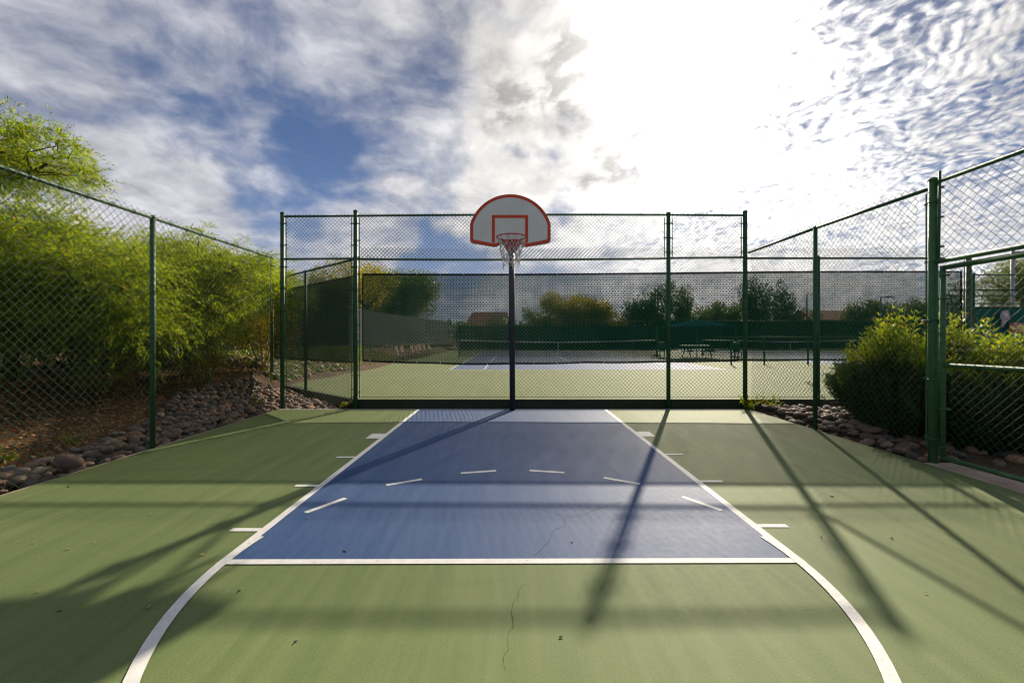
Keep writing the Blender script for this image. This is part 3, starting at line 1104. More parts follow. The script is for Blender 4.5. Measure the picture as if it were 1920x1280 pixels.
# ------------------------------------------------------------------ basketball hoop
BY = 7.69
hoop = thing('basketball_hoop', 'basketball hoop with a white fan-shaped red-trimmed backboard on a charcoal pole', 'basketball hoop', (0.0, 8.80, 0))
MB().path([(0.010, 0.0, -0.05), (-0.012, 0.0, 3.52)], 0.054, 24).build('pole', M['pole'], hoop)
MB().path([(-0.012, 0, 3.50), (-0.012, 0, 3.53), (-0.012, 0, 3.55)], [0.057, 0.055, 0.01], 24).build('pole_cap', M['pole'], hoop)
S = BY / F / 6.4                     # metres per zoomed photo pixel in the board's plane
cx = 876


def bp(x, y):
    px, py = 820 + x / 6.4, 340 + y / 6.4
    return ((px - 960) * BY / F, EYE + (631 - py) * BY / F)


def board_outline(inset):
    """fan shape: round top, upright sides, sloped bottom with a notch under the ring"""
    pts = []
    Rr = 507 - inset
    hw = 484 - inset
    t0 = math.acos(hw / Rr)
    n = 40
    for i in range(n + 1):
        t = t0 + (math.pi - 2 * t0) * i / n
        pts.append((cx + Rr * math.cos(t), 662 - Rr * math.sin(t)))
    left = cx - hw
    # rounded lower corner, then sloping edge, then notch
    rc = max(42 - inset * 0.6, 12)
    by0 = 738 - inset * 1.03
    for i in range(8):
        a = i / 7
        ax, ay = left, by0 - rc
        mx, my = left, by0
        ex, ey = left + rc, by0 + rc * 0.20
        pts.append(((1 - a) ** 2 * ax + 2 * a * (1 - a) * mx + a * a * ex, (1 - a) ** 2 * ay + 2 * a * (1 - a) * my + a * a * ey))
    yb = 788 - inset * 1.05
    pts.append((cx - 190 - inset * 0.10, yb))
    pts.append((cx - 172, yb - 3))
    pts.append((cx - 150, yb - 14))
    na = 10
    for i in range(na + 1):
        t = math.pi * i / na
        pts.append((cx - 128 * math.cos(t), yb - 24 - 26 * math.sin(t)))
    right = [(2 * cx - x, y) for x, y in pts[n + 1:-(na + 1)]]
    return pts + list(reversed(right))


def poly_y(mb, outline, y0, y1):
    mb.prism([bp(x, y) for x, y in outline], y0 - 8.80, y1 - 8.80, 'y')


bo = MB()
poly_y(bo, board_outline(0), BY, BY + 0.030)
board = bo.build('backboard', M['board_back'], hoop)
fc = MB()
poly_y(fc, board_outline(5), BY - 0.004, BY - 0.0005)
fc.build('board_face', M['board'], board)


def ring_poly(mb, outer, inner, y):
    n = len(outer)
    vs = [(bp(*p)[0], y - 8.80, bp(*p)[1]) for p in outer] + [(bp(*p)[0], y - 8.80, bp(*p)[1]) for p in inner]
    fs = [(i, n + i, n + (i + 1) % n, (i + 1) % n) for i in range(n)]
    mb.add(vs, fs)


br_ = MB()
ring_poly(br_, board_outline(5), board_outline(38), BY - 0.007)
br_.build('border_stripe', M['red'], board)
tgt = MB()
for x0, x1, y0, y1 in ((655, 1088, 405, 440), (655, 690, 440, 738), (1054, 1088, 440, 738)):
    c = [bp(x0, y0), bp(x1, y0), bp(x1, y1), bp(x0, y1)]
    tgt.add([(a, BY - 0.0085 - 8.80, b) for a, b in c], [(0, 3, 2, 1)])
tgt.build('target_square', M['red'], board)

# arms from the pole to the board
arm = MB()
for s in (-1, 1):
    arm.path([(s * 0.062 - 0.01, -0.0, 3.42), (s * 0.16, BY + 0.05 - 8.80, 3.55)], 0.021, 10)
    arm.path([(s * 0.062 - 0.01, 0.0, 3.06), (s * 0.16, BY + 0.05 - 8.80, 3.06)], 0.021, 10)
    arm.path([(s * 0.16, BY + 0.045 - 8.80, 2.98), (s * 0.16, BY + 0.045 - 8.80, 3.62)], 0.018, 10)
arm.box((-0.01, 0, 3.42), (0.15, 0.13, 0.06))
arm.box((-0.01, 0, 3.06), (0.15, 0.13, 0.06))
arm.build('extension_arm', M['pole'], hoop)

RC = Vector((-0.008, BY - 0.15 - 0.235, 3.020))
rm = MB()
rm.path([(RC.x + 0.236 * math.cos(t), RC.y + 0.236 * math.sin(t) - 8.80, RC.z) for t in (2 * math.pi * i / 48 for i in range(48))], 0.0095, 10, closed=True)
rim = rm.build('rim', M['rim'], hoop)
bk = MB()
bk.prism([(-0.115, RC.z - 0.02), (0.10, RC.z - 0.02), (0.09, RC.z - 0.085), (0.065, RC.z - 0.14), (-0.08, RC.z - 0.14), (-0.105, RC.z - 0.085)], BY - 0.016 - 8.80, BY - 0.010 - 8.80, 'y')
bk.box((RC.x, BY - 0.085 - 8.80, RC.z - 0.008), (0.15, 0.15, 0.012))
for s in (-1, 1):
    bk.path([(RC.x + s * 0.09, BY - 0.012 - 8.80, RC.z - 0.11), (RC.x + s * 0.15, RC.y + 0.18 - 8.80, RC.z - 0.008)], 0.008, 8)
    bk.path([(RC.x + s * 0.07, BY - 0.012 - 8.80, RC.z - 0.008), (RC.x + s * 0.20, RC.y + 0.12 - 8.80, RC.z - 0.004)], 0.008, 8)
bk.build('rim_bracket', M['rim'], hoop)
hk = MB()
for i in range(12):
    t = 2 * math.pi * (i + 0.5) / 12
    a = Vector((RC.x + 0.236 * math.cos(t), RC.y + 0.236 * math.sin(t) - 8.80, RC.z - 0.008))
    hk.path([a + Vector((0.012 * math.cos(q), 0, -0.010 + 0.012 * math.sin(q))) for q in (2 * math.pi * j / 8 for j in range(8))], 0.003, 5, closed=True)
hk.build('net_hook', M['rim'], rim)

# ragged cord net
nm = MB()
rad_at = [0.228, 0.205, 0.178, 0.158, 0.146, 0.140, 0.146]
zz_at = [-0.02, -0.105, -0.19, -0.265, -0.335, -0.405, -0.47]
knots = {}
random.seed(3)
for lv in range(7):
    for i in range(12):
        t = 2 * math.pi * (i + 0.5 + (0.5 if lv % 2 else 0)) / 12
        j = 0.0 if lv == 0 else 0.011 * lv ** 0.5
        knots[lv, i] = Vector((RC.x + rad_at[lv] * math.cos(t) + random.uniform(-j, j), RC.y + rad_at[lv] * math.sin(t) - 8.80 + random.uniform(-j, j), RC.z + zz_at[lv] + random.uniform(-j, j)))
for lv in range(6):
    for i in range(12):
        a = knots[lv, i]
        for b in (knots[lv + 1, i], knots[lv + 1, (i + (1 if lv % 2 else -1)) % 12]):
            if lv > 3 and random.random() < 0.12:
                continue
            mid = (a + b) / 2 + Vector((random.uniform(-.006, .006), random.uniform(-.006, .006), -0.006))
            nm.path([a, mid, b], 0.0054, 5)
for i in (1, 4, 6, 9):
    a = knots[6, i]
    nm.path([a, a + Vector((random.uniform(-.02, .02), 0, -0.03)), a + Vector((random.uniform(-.02, .02), 0, -0.07))], 0.0038, 5)
nm.build('net', M['netcord'], hoop)


# ------------------------------------------------------------------ vegetation helpers
def unit(v):
    return v / np.maximum(np.linalg.norm(v, axis=-1, keepdims=True), 1e-9)


def rand_dir(n):
    return unit(rng.normal(size=(n, 3)))


def leaf_arrays(P0, Dv, L, Wd, droop=0.0):
    """rhombus leaves: base points, directions, lengths, widths"""
    n = len(P0)
    Dv = unit(Dv)
    side = unit(np.cross(Dv, rand_dir(n)))
    L = np.broadcast_to(np.asarray(L, float), (n,))[:, None]
    Wd = np.broadcast_to(np.asarray(Wd, float), (n,))[:, None]
    mid = P0 + Dv * L * 0.45
    tip = P0 + Dv * L
    tip[:, 2] -= droop * L[:, 0]
    V = np.stack([P0, mid + side * Wd / 2, tip, mid - side * Wd / 2], 1)
    return V.reshape(-1, 3), np.arange(4 * n).reshape(n, 4)


def in_blob(n, c, r, shell=0.55):
    d = rand_dir(n)
    q = rng.random((n, 1)) ** shell
    return np.asarray(c) + d * q * np.asarray(r), d


def feather_sprays(blobs, per_m3, length=0.30, pairs=7, leaf=(0.055, 0.011), droop=0.35):
    """branchlets with side sprays, each spray a row of narrow leaflets; leaves gaps between branchlets"""
    out_v = []
    for c, r in blobs:
        vol = 4.19 * r[0] * r[1] * r[2]
        nb = max(6, int(per_m3 * vol / 11))
        p, d = in_blob(nb, c, r, 0.45)
        p = np.asarray(c) + (p - np.asarray(c)) * 0.86
        flat = d * np.array([1, 1, 0.45])
        bd = unit(flat * 0.8 + rand_dir(nb) * 0.55 + np.array([0.12, -0.05, 0.18]))
        bl = rng.uniform(0.35, 0.80, (nb, 1)) * min(1.0, 0.55 + 0.5 * min(r))
        m = 11
        tt = np.linspace(0.0, 1.0, m)
        spine = p[:, None, :] + bd[:, None, :] * (tt[None, :, None] * bl[:, None, :])
        spine[:, :, 2] -= (tt ** 2)[None, :] * bl * droop
        n = nb * m
        sp = spine.reshape(-1, 3) + rng.normal(size=(n, 3)) * 0.02
        bdr = np.repeat(bd, m, axis=0)
        alt = np.tile(np.where(np.arange(m) % 2 == 0, 1, -1), nb)[:, None]
        sd = unit(np.cross(bdr, np.array([0, 0, 1.0]) + rng.normal(size=(n, 3)) * 0.35)) * alt
        dv = unit(bdr * 0.65 + sd * 0.75 + rng.normal(size=(n, 3)) * 0.25 + np.array([0, 0, -0.15]))
        ln = length * rng.uniform(0.55, 1.15, (n, 1))
        t = np.linspace(0.10, 1.0, pairs)
        side = unit(np.cross(dv, rand_dir(n)))
        pts = sp[:, None, :] + dv[:, None, :] * (t[None, :, None] * ln[:, None, :])
        pts[:, :, 2] -= (t ** 2)[None, :] * ln * 0.28
        for s in (-1, 1):
            dl = unit(dv[:, None, :] * 0.8 + side[:, None, :] * s * 0.62 + rng.normal(size=pts.shape) * 0.18)
            V, _ = leaf_arrays(pts.reshape(-1, 3), dl.reshape(-1, 3), leaf[0] * rng.uniform(0.6, 1.25, n * pairs), leaf[1], 0.15)
            out_v.append(V)
        BRANCHLETS.append((spine, bl))
    V = np.concatenate(out_v)
    return V, np.arange(len(V)).reshape(-1, 4)


BRANCHLETS = []


def clump_leaves(blobs, per_m3, leaf=(0.2, 0.12), shell=0.45, up=0.1, thin=0.55):
    out_v = []
    for c, r in blobs:
        vol = 4.19 * r[0] * r[1] * r[2]
        n = int(per_m3 * vol)
        p, d = in_blob(n, c, r, shell)
        k = 2.2 / max(min(r), 0.3)
        ph = np.sin(p[:, 0] * k + c[0]) * np.sin(p[:, 1] * k + 2) * np.sin(p[:, 2] * k * 1.3 + 1)
        keep = rng.random(n) < thin + 1.5 * ph + 0.05
        p, d = p[keep], d[keep]
        n = len(p)
        p = p + rand_dir(n) * (0.10 + 0.42 * rng.random((n, 1)) ** 3) * min(r)
        dv = unit(d * 0.5 + rand_dir(n) + np.array([0, 0, up]))
        V, _ = leaf_arrays(p, dv, leaf[0] * rng.uniform(0.6, 1.3, n), leaf[1] * rng.uniform(0.7, 1.2, n))
        out_v.append(V)
    V = np.concatenate(out_v)
    return V, np.arange(len(V)).reshape(-1, 4)


def limb(mb, a, b, r0, r1, bend=0.15, n=6, sides=7):
    a, b = Vector(a), Vector(b)
    L = (b - a).length
    off = Vector((random.uniform(-1, 1), random.uniform(-1, 1), random.uniform(-0.3, 0.8))) * bend * L
    pts, rs = [], []
    for i in range(n):
        t = i / (n - 1)
        p = a.lerp(b, t) + off * (4 * t * (1 - t)) * 0.5
        p += Vector((random.uniform(-1, 1), random.uniform(-1, 1), random.uniform(-1, 1))) * 0.02 * L * (0 if i in (0, n - 1) else 1)
        pts.append(p)
        rs.append(r0 + (r1 - r0) * t)
    mb.path(pts, rs, sides)
    return pts


def wood(root, fork, blobs, r=0.12, twigs=6, fork2=None):
    mb = MB()
    trunk = limb(mb, root, fork, r, r * 0.75, 0.12, 7, 10)
    for c, rr in blobs:
        start = Vector(fork)
        if c[2] > 3.8 and fork2 is not None:
            start = Vector(fork2)
        pts = limb(mb, start, Vector(c), r * 0.5, r * 0.18, 0.25, 7, 7)
        for _ in range(twigs):
            d = Vector(rand_dir(1)[0])
            e = Vector(c) + Vector((d.x * rr[0], d.y * rr[1], d.z * rr[2])) * random.uniform(0.6, 0.95)
            limb(mb, pts[random.randint(3, 6)], e, r * 0.16, r * 0.04, 0.2, 5, 5)
    return mb


def tree(name, label, cat, root, fork, blobs, leaf_fn, leaf_mat, bark, r=0.12, twigs=6, group=None, fork2=None):
    t = thing(name, label, cat, root, 0, group)
    o = Vector(root)
    BRANCHLETS.clear()
    V, Fq = leaf_fn(blobs)
    w = wood(root, fork, blobs, r, twigs, fork2)
    if fork2 is not None:
        limb(w, fork, fork2, r * 0.7, r * 0.5, 0.15, 7, 9)
    for sp_, bl_n in BRANCHLETS:
        for q in range(0, len(sp_), 2):
            w.path([Vector(sp_[q, u]) for u in (0, 3, 6, 9)], [0.007, 0.0055, 0.004, 0.0025], 3, caps=False)
    w.v = [tuple(Vector(p) - o) for p in w.v]
    w.build('trunk', bark, t)
    np_mesh('crown', V - np.array(root), Fq, leaf_mat, t)
    return t


def gz1(x, y):
    return float(ground_z(x, y))


# feathery trees behind the left fence
def feath(d=420, leaf=(0.062, 0.0125)):
    return lambda b: feather_sprays(b, d, leaf=leaf)


A_bl = [((-7.3, 6.55, 4.06), (1.05, 0.7, 0.42)), ((-6.6, 6.45, 3.86), (0.55, 0.45, 0.26)), ((-8.4, 6.8, 4.3), (1.1, 0.85, 0.42)),
        ((-7.3, 7.0, 2.55), (1.15, 0.95, 0.82)), ((-8.6, 7.4, 2.5), (1.2, 1.1, 0.78)), ((-6.35, 7.1, 2.25), (0.75, 0.8, 0.78)),
        ((-6.7, 7.4, 1.75), (1.0, 0.9, 0.6)), ((-7.9, 6.6, 1.95), (1.0, 0.9, 0.6))]
tree('feathery_tree', 'big feathery yellow-green tree with a high bough reaching over the left fence', 'tree',
     (-9.0, 8.1, gz1(-9.0, 8.1) - 0.1), (-8.4, 7.7, 1.5), A_bl, feath(980), M['feather'], M['bark'], 0.11, 7, fork2=(-9.6, 7.0, 3.7))
B_bl = [((-6.45, 9.2, 2.55), (0.95, 0.9, 0.92)), ((-7.5, 9.6, 2.55), (1.1, 1.0, 0.95)), ((-6.1, 9.9, 2.95), (0.9, 0.6, 0.42)),
        ((-6.6, 11.0, 2.7), (0.95, 1.0, 0.55)), ((-6.9, 9.4, 1.75), (1.1, 1.0, 0.62)), ((-6.2, 11.7, 2.55), (0.7, 0.8, 0.45)),
        ((-6.6, 8.6, 2.05), (0.8, 0.7, 0.7)), ((-8.0, 10.8, 2.6), (1.2, 1.2, 1.0))]
tree('feathery_tree', 'feathery yellow-green tree behind the middle post of the left fence', 'tree',
     (-7.3, 10.2, gz1(-7.3, 10.2) - 0.1), (-7.0, 9.9, 1.45), B_bl, feath(840), M['feather'], M['bark'], 0.11, 7)
C_bl = [((-7.8, 13.6, 3.0), (1.2, 1.2, 0.7)), ((-8.8, 12.6, 2.7), (1.3, 1.3, 1.1)), ((-10.4, 10.2, 2.9), (1.5, 1.5, 1.1)), ((-10.8, 8.4, 3.0), (1.3, 1.3, 1.2))]
tree('feathery_tree', 'feathery green tree standing farthest back behind the left fence', 'tree',
     (-9.4, 11.4, gz1(-9.4, 11.4) - 0.1), (-9.2, 11.4, 1.6), C_bl, lambda b: feather_sprays(b, 330, leaf=(0.09, 0.02)), M['feather'], M['bark'], 0.12, 5)


# shrubs under them
def shrub(name, label, x, y, r, h, mat, dens=1400, leaf=(0.06, 0.028), group=None, stems=9, thin=0.6):
    z = gz1(x, y)
    t = thing(name, label, 'shrub', (x, y, z), 0, group)
    bl = [((0, 0, h * 0.55), (r, r * 0.9, h * 0.5))]
    for i in range(5):
        a = 2 * math.pi * i / 5 + x
        bl.append(((r * 0.55 * math.cos(a), r * 0.5 * math.sin(a), h * random.uniform(0.35, 0.75)), (r * 0.5, r * 0.5, h * 0.32)))
    V, Fq = clump_leaves(bl, dens, leaf, 0.5, 0.2, thin)
    V[:, 2] = np.maximum(V[:, 2], 0.02)
    np_mesh('foliage', V, Fq, mat, t)
    mb = MB()
    for i in range(stems):
        a = 2 * math.pi * i / stems
        limb(mb, (0.06 * math.cos(a), 0.06 * math.sin(a), -0.05), (r * 0.6 * math.cos(a), r * 0.6 * math.sin(a), h * 0.75), 0.014, 0.004, 0.15, 5, 5)
    mb.build('stems', M['stem'], t)
    return t


shrub('yellow_shrub', 'yellow-leaved shrub growing on the rocks beside the left corner post', -7.05, 12.9, 1.0, 1.75, M['yellowleaf'], 2200, (0.06, 0.034))
shrub('yellow_shrub', 'low yellow-green shrub under the feathery tree between two left fence posts', -6.75, 9.9, 0.6, 0.9, M['yellowleaf'], 1800, (0.05, 0.026))
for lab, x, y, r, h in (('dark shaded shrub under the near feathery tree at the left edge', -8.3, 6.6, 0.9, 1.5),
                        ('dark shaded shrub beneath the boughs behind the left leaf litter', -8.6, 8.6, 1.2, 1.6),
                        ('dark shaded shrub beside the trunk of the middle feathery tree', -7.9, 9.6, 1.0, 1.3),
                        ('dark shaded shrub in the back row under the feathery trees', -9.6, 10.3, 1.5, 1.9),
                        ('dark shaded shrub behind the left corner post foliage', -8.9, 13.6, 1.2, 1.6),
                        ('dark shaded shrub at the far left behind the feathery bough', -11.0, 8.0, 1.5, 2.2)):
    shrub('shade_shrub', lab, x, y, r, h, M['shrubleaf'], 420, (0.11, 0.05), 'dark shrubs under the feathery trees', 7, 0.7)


# oleanders by the gate
def oleander(label, x, y, rx, ry, h, stems, seed, group):
    lr = np.random.default_rng(seed)
    z = gz1(x, y)
    t = thing('oleander_bush', label, 'bush', (x, y, z), 0, group)
    P_, D_, L_, Y_ = [], [], [], []
    mb = MB()
    for i in range(stems):
        a = lr.uniform(0, 2 * math.pi)
        q = math.sqrt(lr.random())
        hh = h * (1 - 0.50 * q ** 2.2) * lr.uniform(0.80, 1.02) * (1 + 0.13 * math.sin(3 * a + seed) + 0.08 * math.sin(5 * a))
        if lr.random() < 0.07:
            hh *= 1.05
        base = np.array([0.32 * rx * q * math.cos(a), 0.32 * ry * q * math.sin(a), -0.02])
        qq = q * (1 + 0.16 * math.sin(2 * a + seed) + lr.normal() * 0.10)
        tip = np.array([rx * qq * math.cos(a), ry * qq * math.sin(a), hh])
        ctl = base + (tip - base) * 0.5 + np.array([math.cos(a) * rx, math.sin(a) * ry, 0]) * 0.22 * q - np.array([0, 0, 0.05])
        n = 20
        ts = np.linspace(0.16, 1.0, n)
        pts = ((1 - ts) ** 2)[:, None] * base + (2 * ts * (1 - ts))[:, None] * ctl + (ts ** 2)[:, None] * tip
        if i % 3 == 0:
            tt = np.linspace(0, 1, 7)
            pp = ((1 - tt) ** 2)[:, None] * base + (2 * tt * (1 - tt))[:, None] * ctl + (tt ** 2)[:, None] * tip
            mb.path([Vector(p) for p in pp], [0.011, 0.010, 0.009, 0.007, 0.006, 0.004, 0.003], 5)
        dirs = unit(np.gradient(pts, axis=0))
        for j in range(n):
            for w_ in range(3):
                th = 2 * math.pi * w_ / 3 + j * 1.05 + lr.uniform(-0.3, 0.3)
                s1 = unit(np.cross(dirs[j], np.array([0.3, 0.5, 0.8])))
                s2 = np.cross(dirs[j], s1)
                sd = s1 * math.cos(th) + s2 * math.sin(th)
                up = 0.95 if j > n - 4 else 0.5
                P_.append(pts[j])
                D_.append(dirs[j] * up + sd * 0.8 + lr.normal(size=3) * 0.12)
                L_.append(lr.uniform(0.065, 0.118))
                Y_.append(j > n - 4 and tip[2] > 0.66 * h)  # only tips of the taller stems take the sunlit colour
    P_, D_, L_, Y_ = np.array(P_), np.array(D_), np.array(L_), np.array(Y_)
    for nm, sel, mt in (('foliage', ~Y_, 'oleander'), ('sunlit_young_leaves', Y_, 'oleander_tip')):
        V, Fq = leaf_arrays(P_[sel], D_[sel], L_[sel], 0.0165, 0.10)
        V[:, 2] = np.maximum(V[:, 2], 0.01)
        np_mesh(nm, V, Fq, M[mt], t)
    mb.build('stems', M['stem'], t)
    return t


oleander('rounded oleander bush beside the thick gate post with sunlit yellow-green tips', 5.80, 6.72, 0.72, 1.08, 1.60, 900, 4, 'oleanders by the gate')
oleander('lower spreading oleander bush seen through the closed gate', 6.35, 5.85, 0.85, 0.85, 1.42, 700, 9, 'oleanders by the gate')

# small weeds
def weed(label, x, y, n, s, mat='weed', z=0.0):
    t = thing('weed', label, 'weed', (x, y, z))
    P_, D_ = [], []
    mb = MB()
    for i in range(n):
        a = rng.uniform(0, 6.28)
        tip = np.array([math.cos(a) * s * rng.uniform(.3, 1), math.sin(a) * s * 0.7 * rng.uniform(.3, 1), s * rng.uniform(.3, 1.1)])
        mb.path([(0, 0, -0.03), tuple(tip * 0.5 + np.array([0, 0, 0.03])), tuple(tip)], [0.003, 0.0025, 0.0015], 4)
        for q in np.linspace(0.35, 1, 6):
            for _ in range(2):
                P_.append(tip * q)
                D_.append(tip / s + rng.normal(size=3) * 0.7)
    V, Fq = leaf_arrays(np.array(P_), np.array(D_), 0.05, 0.024)
    np_mesh('leaves', V, Fq, M[mat], t)
    mb.build('stems', M['stem'], t)
    return t


weed('bright yellow-green weed at the foot of the right tall post', 4.62, 8.85, 16, 0.26)
weed('trailing yellow weed over the rocks right of the right tall post', 4.98, 8.8, 12, 0.30)
weed('small green weed in the corner of the angled kerb', -3.3, 9.02, 6, 0.12)
weed('yellow-green weed in the leaf litter at the left frame edge', -5.6, 4.95, 9, 0.20, z=gz1(-5.6, 4.95))
weed('green tuft growing in the leaf litter above the left rocks', -5.55, 5.75, 8, 0.16, z=gz1(-5.55, 5.75))
weed('weed with yellow leaves among the rocks near the left corner post', -5.0, 8.9, 9, 0.22, z=0.06)

# ------------------------------------------------------------------ river rocks
def rock_mesh(seed):
    lr = np.random.default_rng(seed)
    import bmesh
    bm = bmesh.new()
    bmesh.ops.create_icosphere(bm, subdivisions=3, radius=1.0)
    ax = [unit(lr.normal(size=3)) for _ in range(5)]
    am = lr.uniform(-0.36, 0.36, 5)
    fr = lr.uniform(1.2, 2.6, 5)
    ph = lr.uniform(0, 6.28, 5)
    for v in bm.verts:
        p = np.array(v.co)
        s = 1 + sum(am[i] * math.sin(fr[i] * float(p @ ax[i]) + ph[i]) for i in range(5)) * 0.55
        v.co = Vector(p * s)
    me = bpy.data.meshes.new('river_rock')
    bm.to_mesh(me)
    bm.free()
    me.polygons.foreach_set('use_smooth', [True] * len(me.polygons))
    me.materials.append(M['rock'])
    return me


RM = [rock_mesh(20 + i) for i in range(9)]
cand = []      # (x, y, z, size, bed)


def scatter(bed, n, fx, fy, ok, smin, smax, layer=0.0):
    placed = [c for c in cand if c[4] == bed]
    tries = 0
    got = 0
    while got < n and tries < n * 60:
        tries += 1
        x, y = random.uniform(*fx), random.uniform(*fy)
        if not ok(x, y):
            continue
        s = random.uniform(smin, smax) ** 1.0
        if random.random() < 0.12:
            s *= 1.18
        if any((x - c[0]) ** 2 + (y - c[1]) ** 2 < (0.78 * (s + c[3])) ** 2 and abs(layer - c[5]) < 0.01 for c in placed):
            continue
        c = (x, y, gz1(x, y) + layer, s, bed, layer)
        cand.append(c)
        placed.append(c)
        got += 1


def left_ok(x, y):
    if y > 9.0:
        # keep in front of the angled kerb
        return (x < -3.3 - (y - 9.05) * 1.03 - 0.05) and x > -6.6
    w = np.interp(y, [2, 4, 5.5, 7, 8, 9], [0.5, 0.5, 0.6, 0.9, 1.4, 1.9])
    return -4.70 - w < x < -4.70 and not (y < 6.2 and x < -4.70 - w * random.uniform(0.75, 1))


def right_ok(x, y):
    return x > 4.76 and y < 8.95 and (y > 4.0)


scatter('left', 620, (-7, -4.6), (3.3, 11.2), left_ok, 0.04, 0.08)
scatter('left', 130, (-6.4, -3.3), (8.6, 10.2), left_ok, 0.05, 0.085)
scatter('left', 230, (-6.6, -4.75), (3.4, 9.2), left_ok, 0.035, 0.075, 0.05)
scatter('far', 170, (-8.6, -6.1), (12.2, 17.0), lambda x, y: True, 0.06, 0.12)
scatter('right', 230, (4.75, 8.0), (5.1, 8.95), right_ok, 0.05, 0.09)
scatter('right', 90, (4.8, 6.3), (6.6, 8.9), right_ok, 0.05, 0.085, 0.06)


def pix_size(c):
    return c[3] / max(c[1], 1.0)


cand_l = sorted([c for c in cand if c[4] == 'left' and (c[0] * F / c[1] + 960) > -40], key=pix_size, reverse=True)
cand_r = sorted([c for c in cand if c[4] == 'right'], key=pix_size, reverse=True)
solo = cand_l[:215] + cand_r[:80]
rest = cand_l[215:] + cand_r[80:] + [c for c in cand if c[4] == 'far']


def rock_xf(c):
    s = c[3]
    e = (random.uniform(-0.3, 0.3), random.uniform(-0.3, 0.3), random.uniform(0, 6.28))
    sc_ = (s * random.uniform(1.0, 1.45), s * random.uniform(0.8, 1.1), s * random.uniform(0.5, 0.75))
    return Vector((c[0], c[1], c[2] + sc_[2] * 0.45)), e, sc_


proto_rock = None
for i, c in enumerate(solo):
    p, e, s_ = rock_xf(c)
    if proto_rock is None:
        o = bpy.data.objects.new('river_rock', RM[0])
        proto_rock = o
    else:
        o = proto_rock.copy()
        o.data = RM[i % len(RM)]
    COL.objects.link(o)
    o.location, o.rotation_euler, o.scale = p, e, s_
    if c[4] == 'left':
        tag(o, 'smooth pinkish-grey river rock in the bed along the left fence', 'rock', 'river rocks along the left fence')
    else:
        tag(o, 'smooth pinkish-grey river rock in the bed beside the right fence and bush', 'rock', 'river rocks beside the right fence')
big = bpy.data.objects.new('river_rock', RM[3])
COL.objects.link(big)
bl_ = G(131, 868, 0.1)
big.location, big.rotation_euler, big.scale = (bl_.x, bl_.y, 0.115), (0.1, 0.15, 0.4), (0.135, 0.105, 0.088)
tag(big, 'largest rounded grey river rock lying at the court edge on the left', 'rock')
pale = bpy.data.objects.new('river_rock', RM[5])
COL.objects.link(pale)
pl_ = G(1690, 847, 0.02)
pale.location, pale.rotation_euler, pale.scale = (4.82, 5.63, 0.0), (0.05, 0.1, 1.2), (0.12, 0.09, 0.06)
tag(pale, 'pale flat rock at the court edge under the oleander', 'rock')
VV, FF, off = [], [], 0
for i, c in enumerate(rest):
    p, e, s_ = rock_xf(c)
    me = RM[i % len(RM)]
    v = np.empty(len(me.vertices) * 3, dtype=np.float32)
    me.vertices.foreach_get('co', v)
    v = v.reshape(-1, 3) * np.array(s_)
    from mathutils import Euler
    m3 = np.array(Euler(e).to_matrix())
    v = v @ m3.T + np.array(p)
    f = np.empty(len(me.polygons) * 3, dtype=np.int32)
    me.loops.foreach_get('vertex_index', f)
    VV.append(v)
    FF.append(f.reshape(-1, 3) + off)
    off += len(v)
if VV:
    tag(np_mesh('river_rocks', np.concatenate(VV), np.concatenate(FF), M['rocks'], smooth=True), 'mass of small pinkish river rocks in the far parts of both beds', 'rocks', kind='stuff')

# dry leaf litter on the bank
n = 34000
lx = rng.uniform(-11.5, -4.9, n)
ly = rng.uniform(2.5, 13, n)
keep = (lx < np.interp(ly, [2, 4, 5.5, 7, 8, 9, 13], [-5.15, -5.15, -5.25, -5.55, -6.0, -6.5, -6.8])) | (rng.random(n) < 0.05)
keep &= (lx > -9.5) | (rng.random(n) < 0.5)
lx, ly = lx[keep], ly[keep]
lz = ground_z(lx, ly) + 0.012 + rng.random(len(lx)) * 0.02
dl = np.stack([rng.normal(size=len(lx)), rng.normal(size=len(lx)), rng.normal(size=len(lx)) * 0.35], -1)
V, Fq = leaf_arrays(np.stack([lx, ly, lz], -1), dl, rng.uniform(0.035, 0.085, len(lx)), rng.uniform(0.015, 0.032, len(lx)))
tag(np_mesh('leaf_litter', V, Fq, M['litter']), 'brown dry leaf litter covering the bank under the left trees', 'leaf litter', kind='stuff')

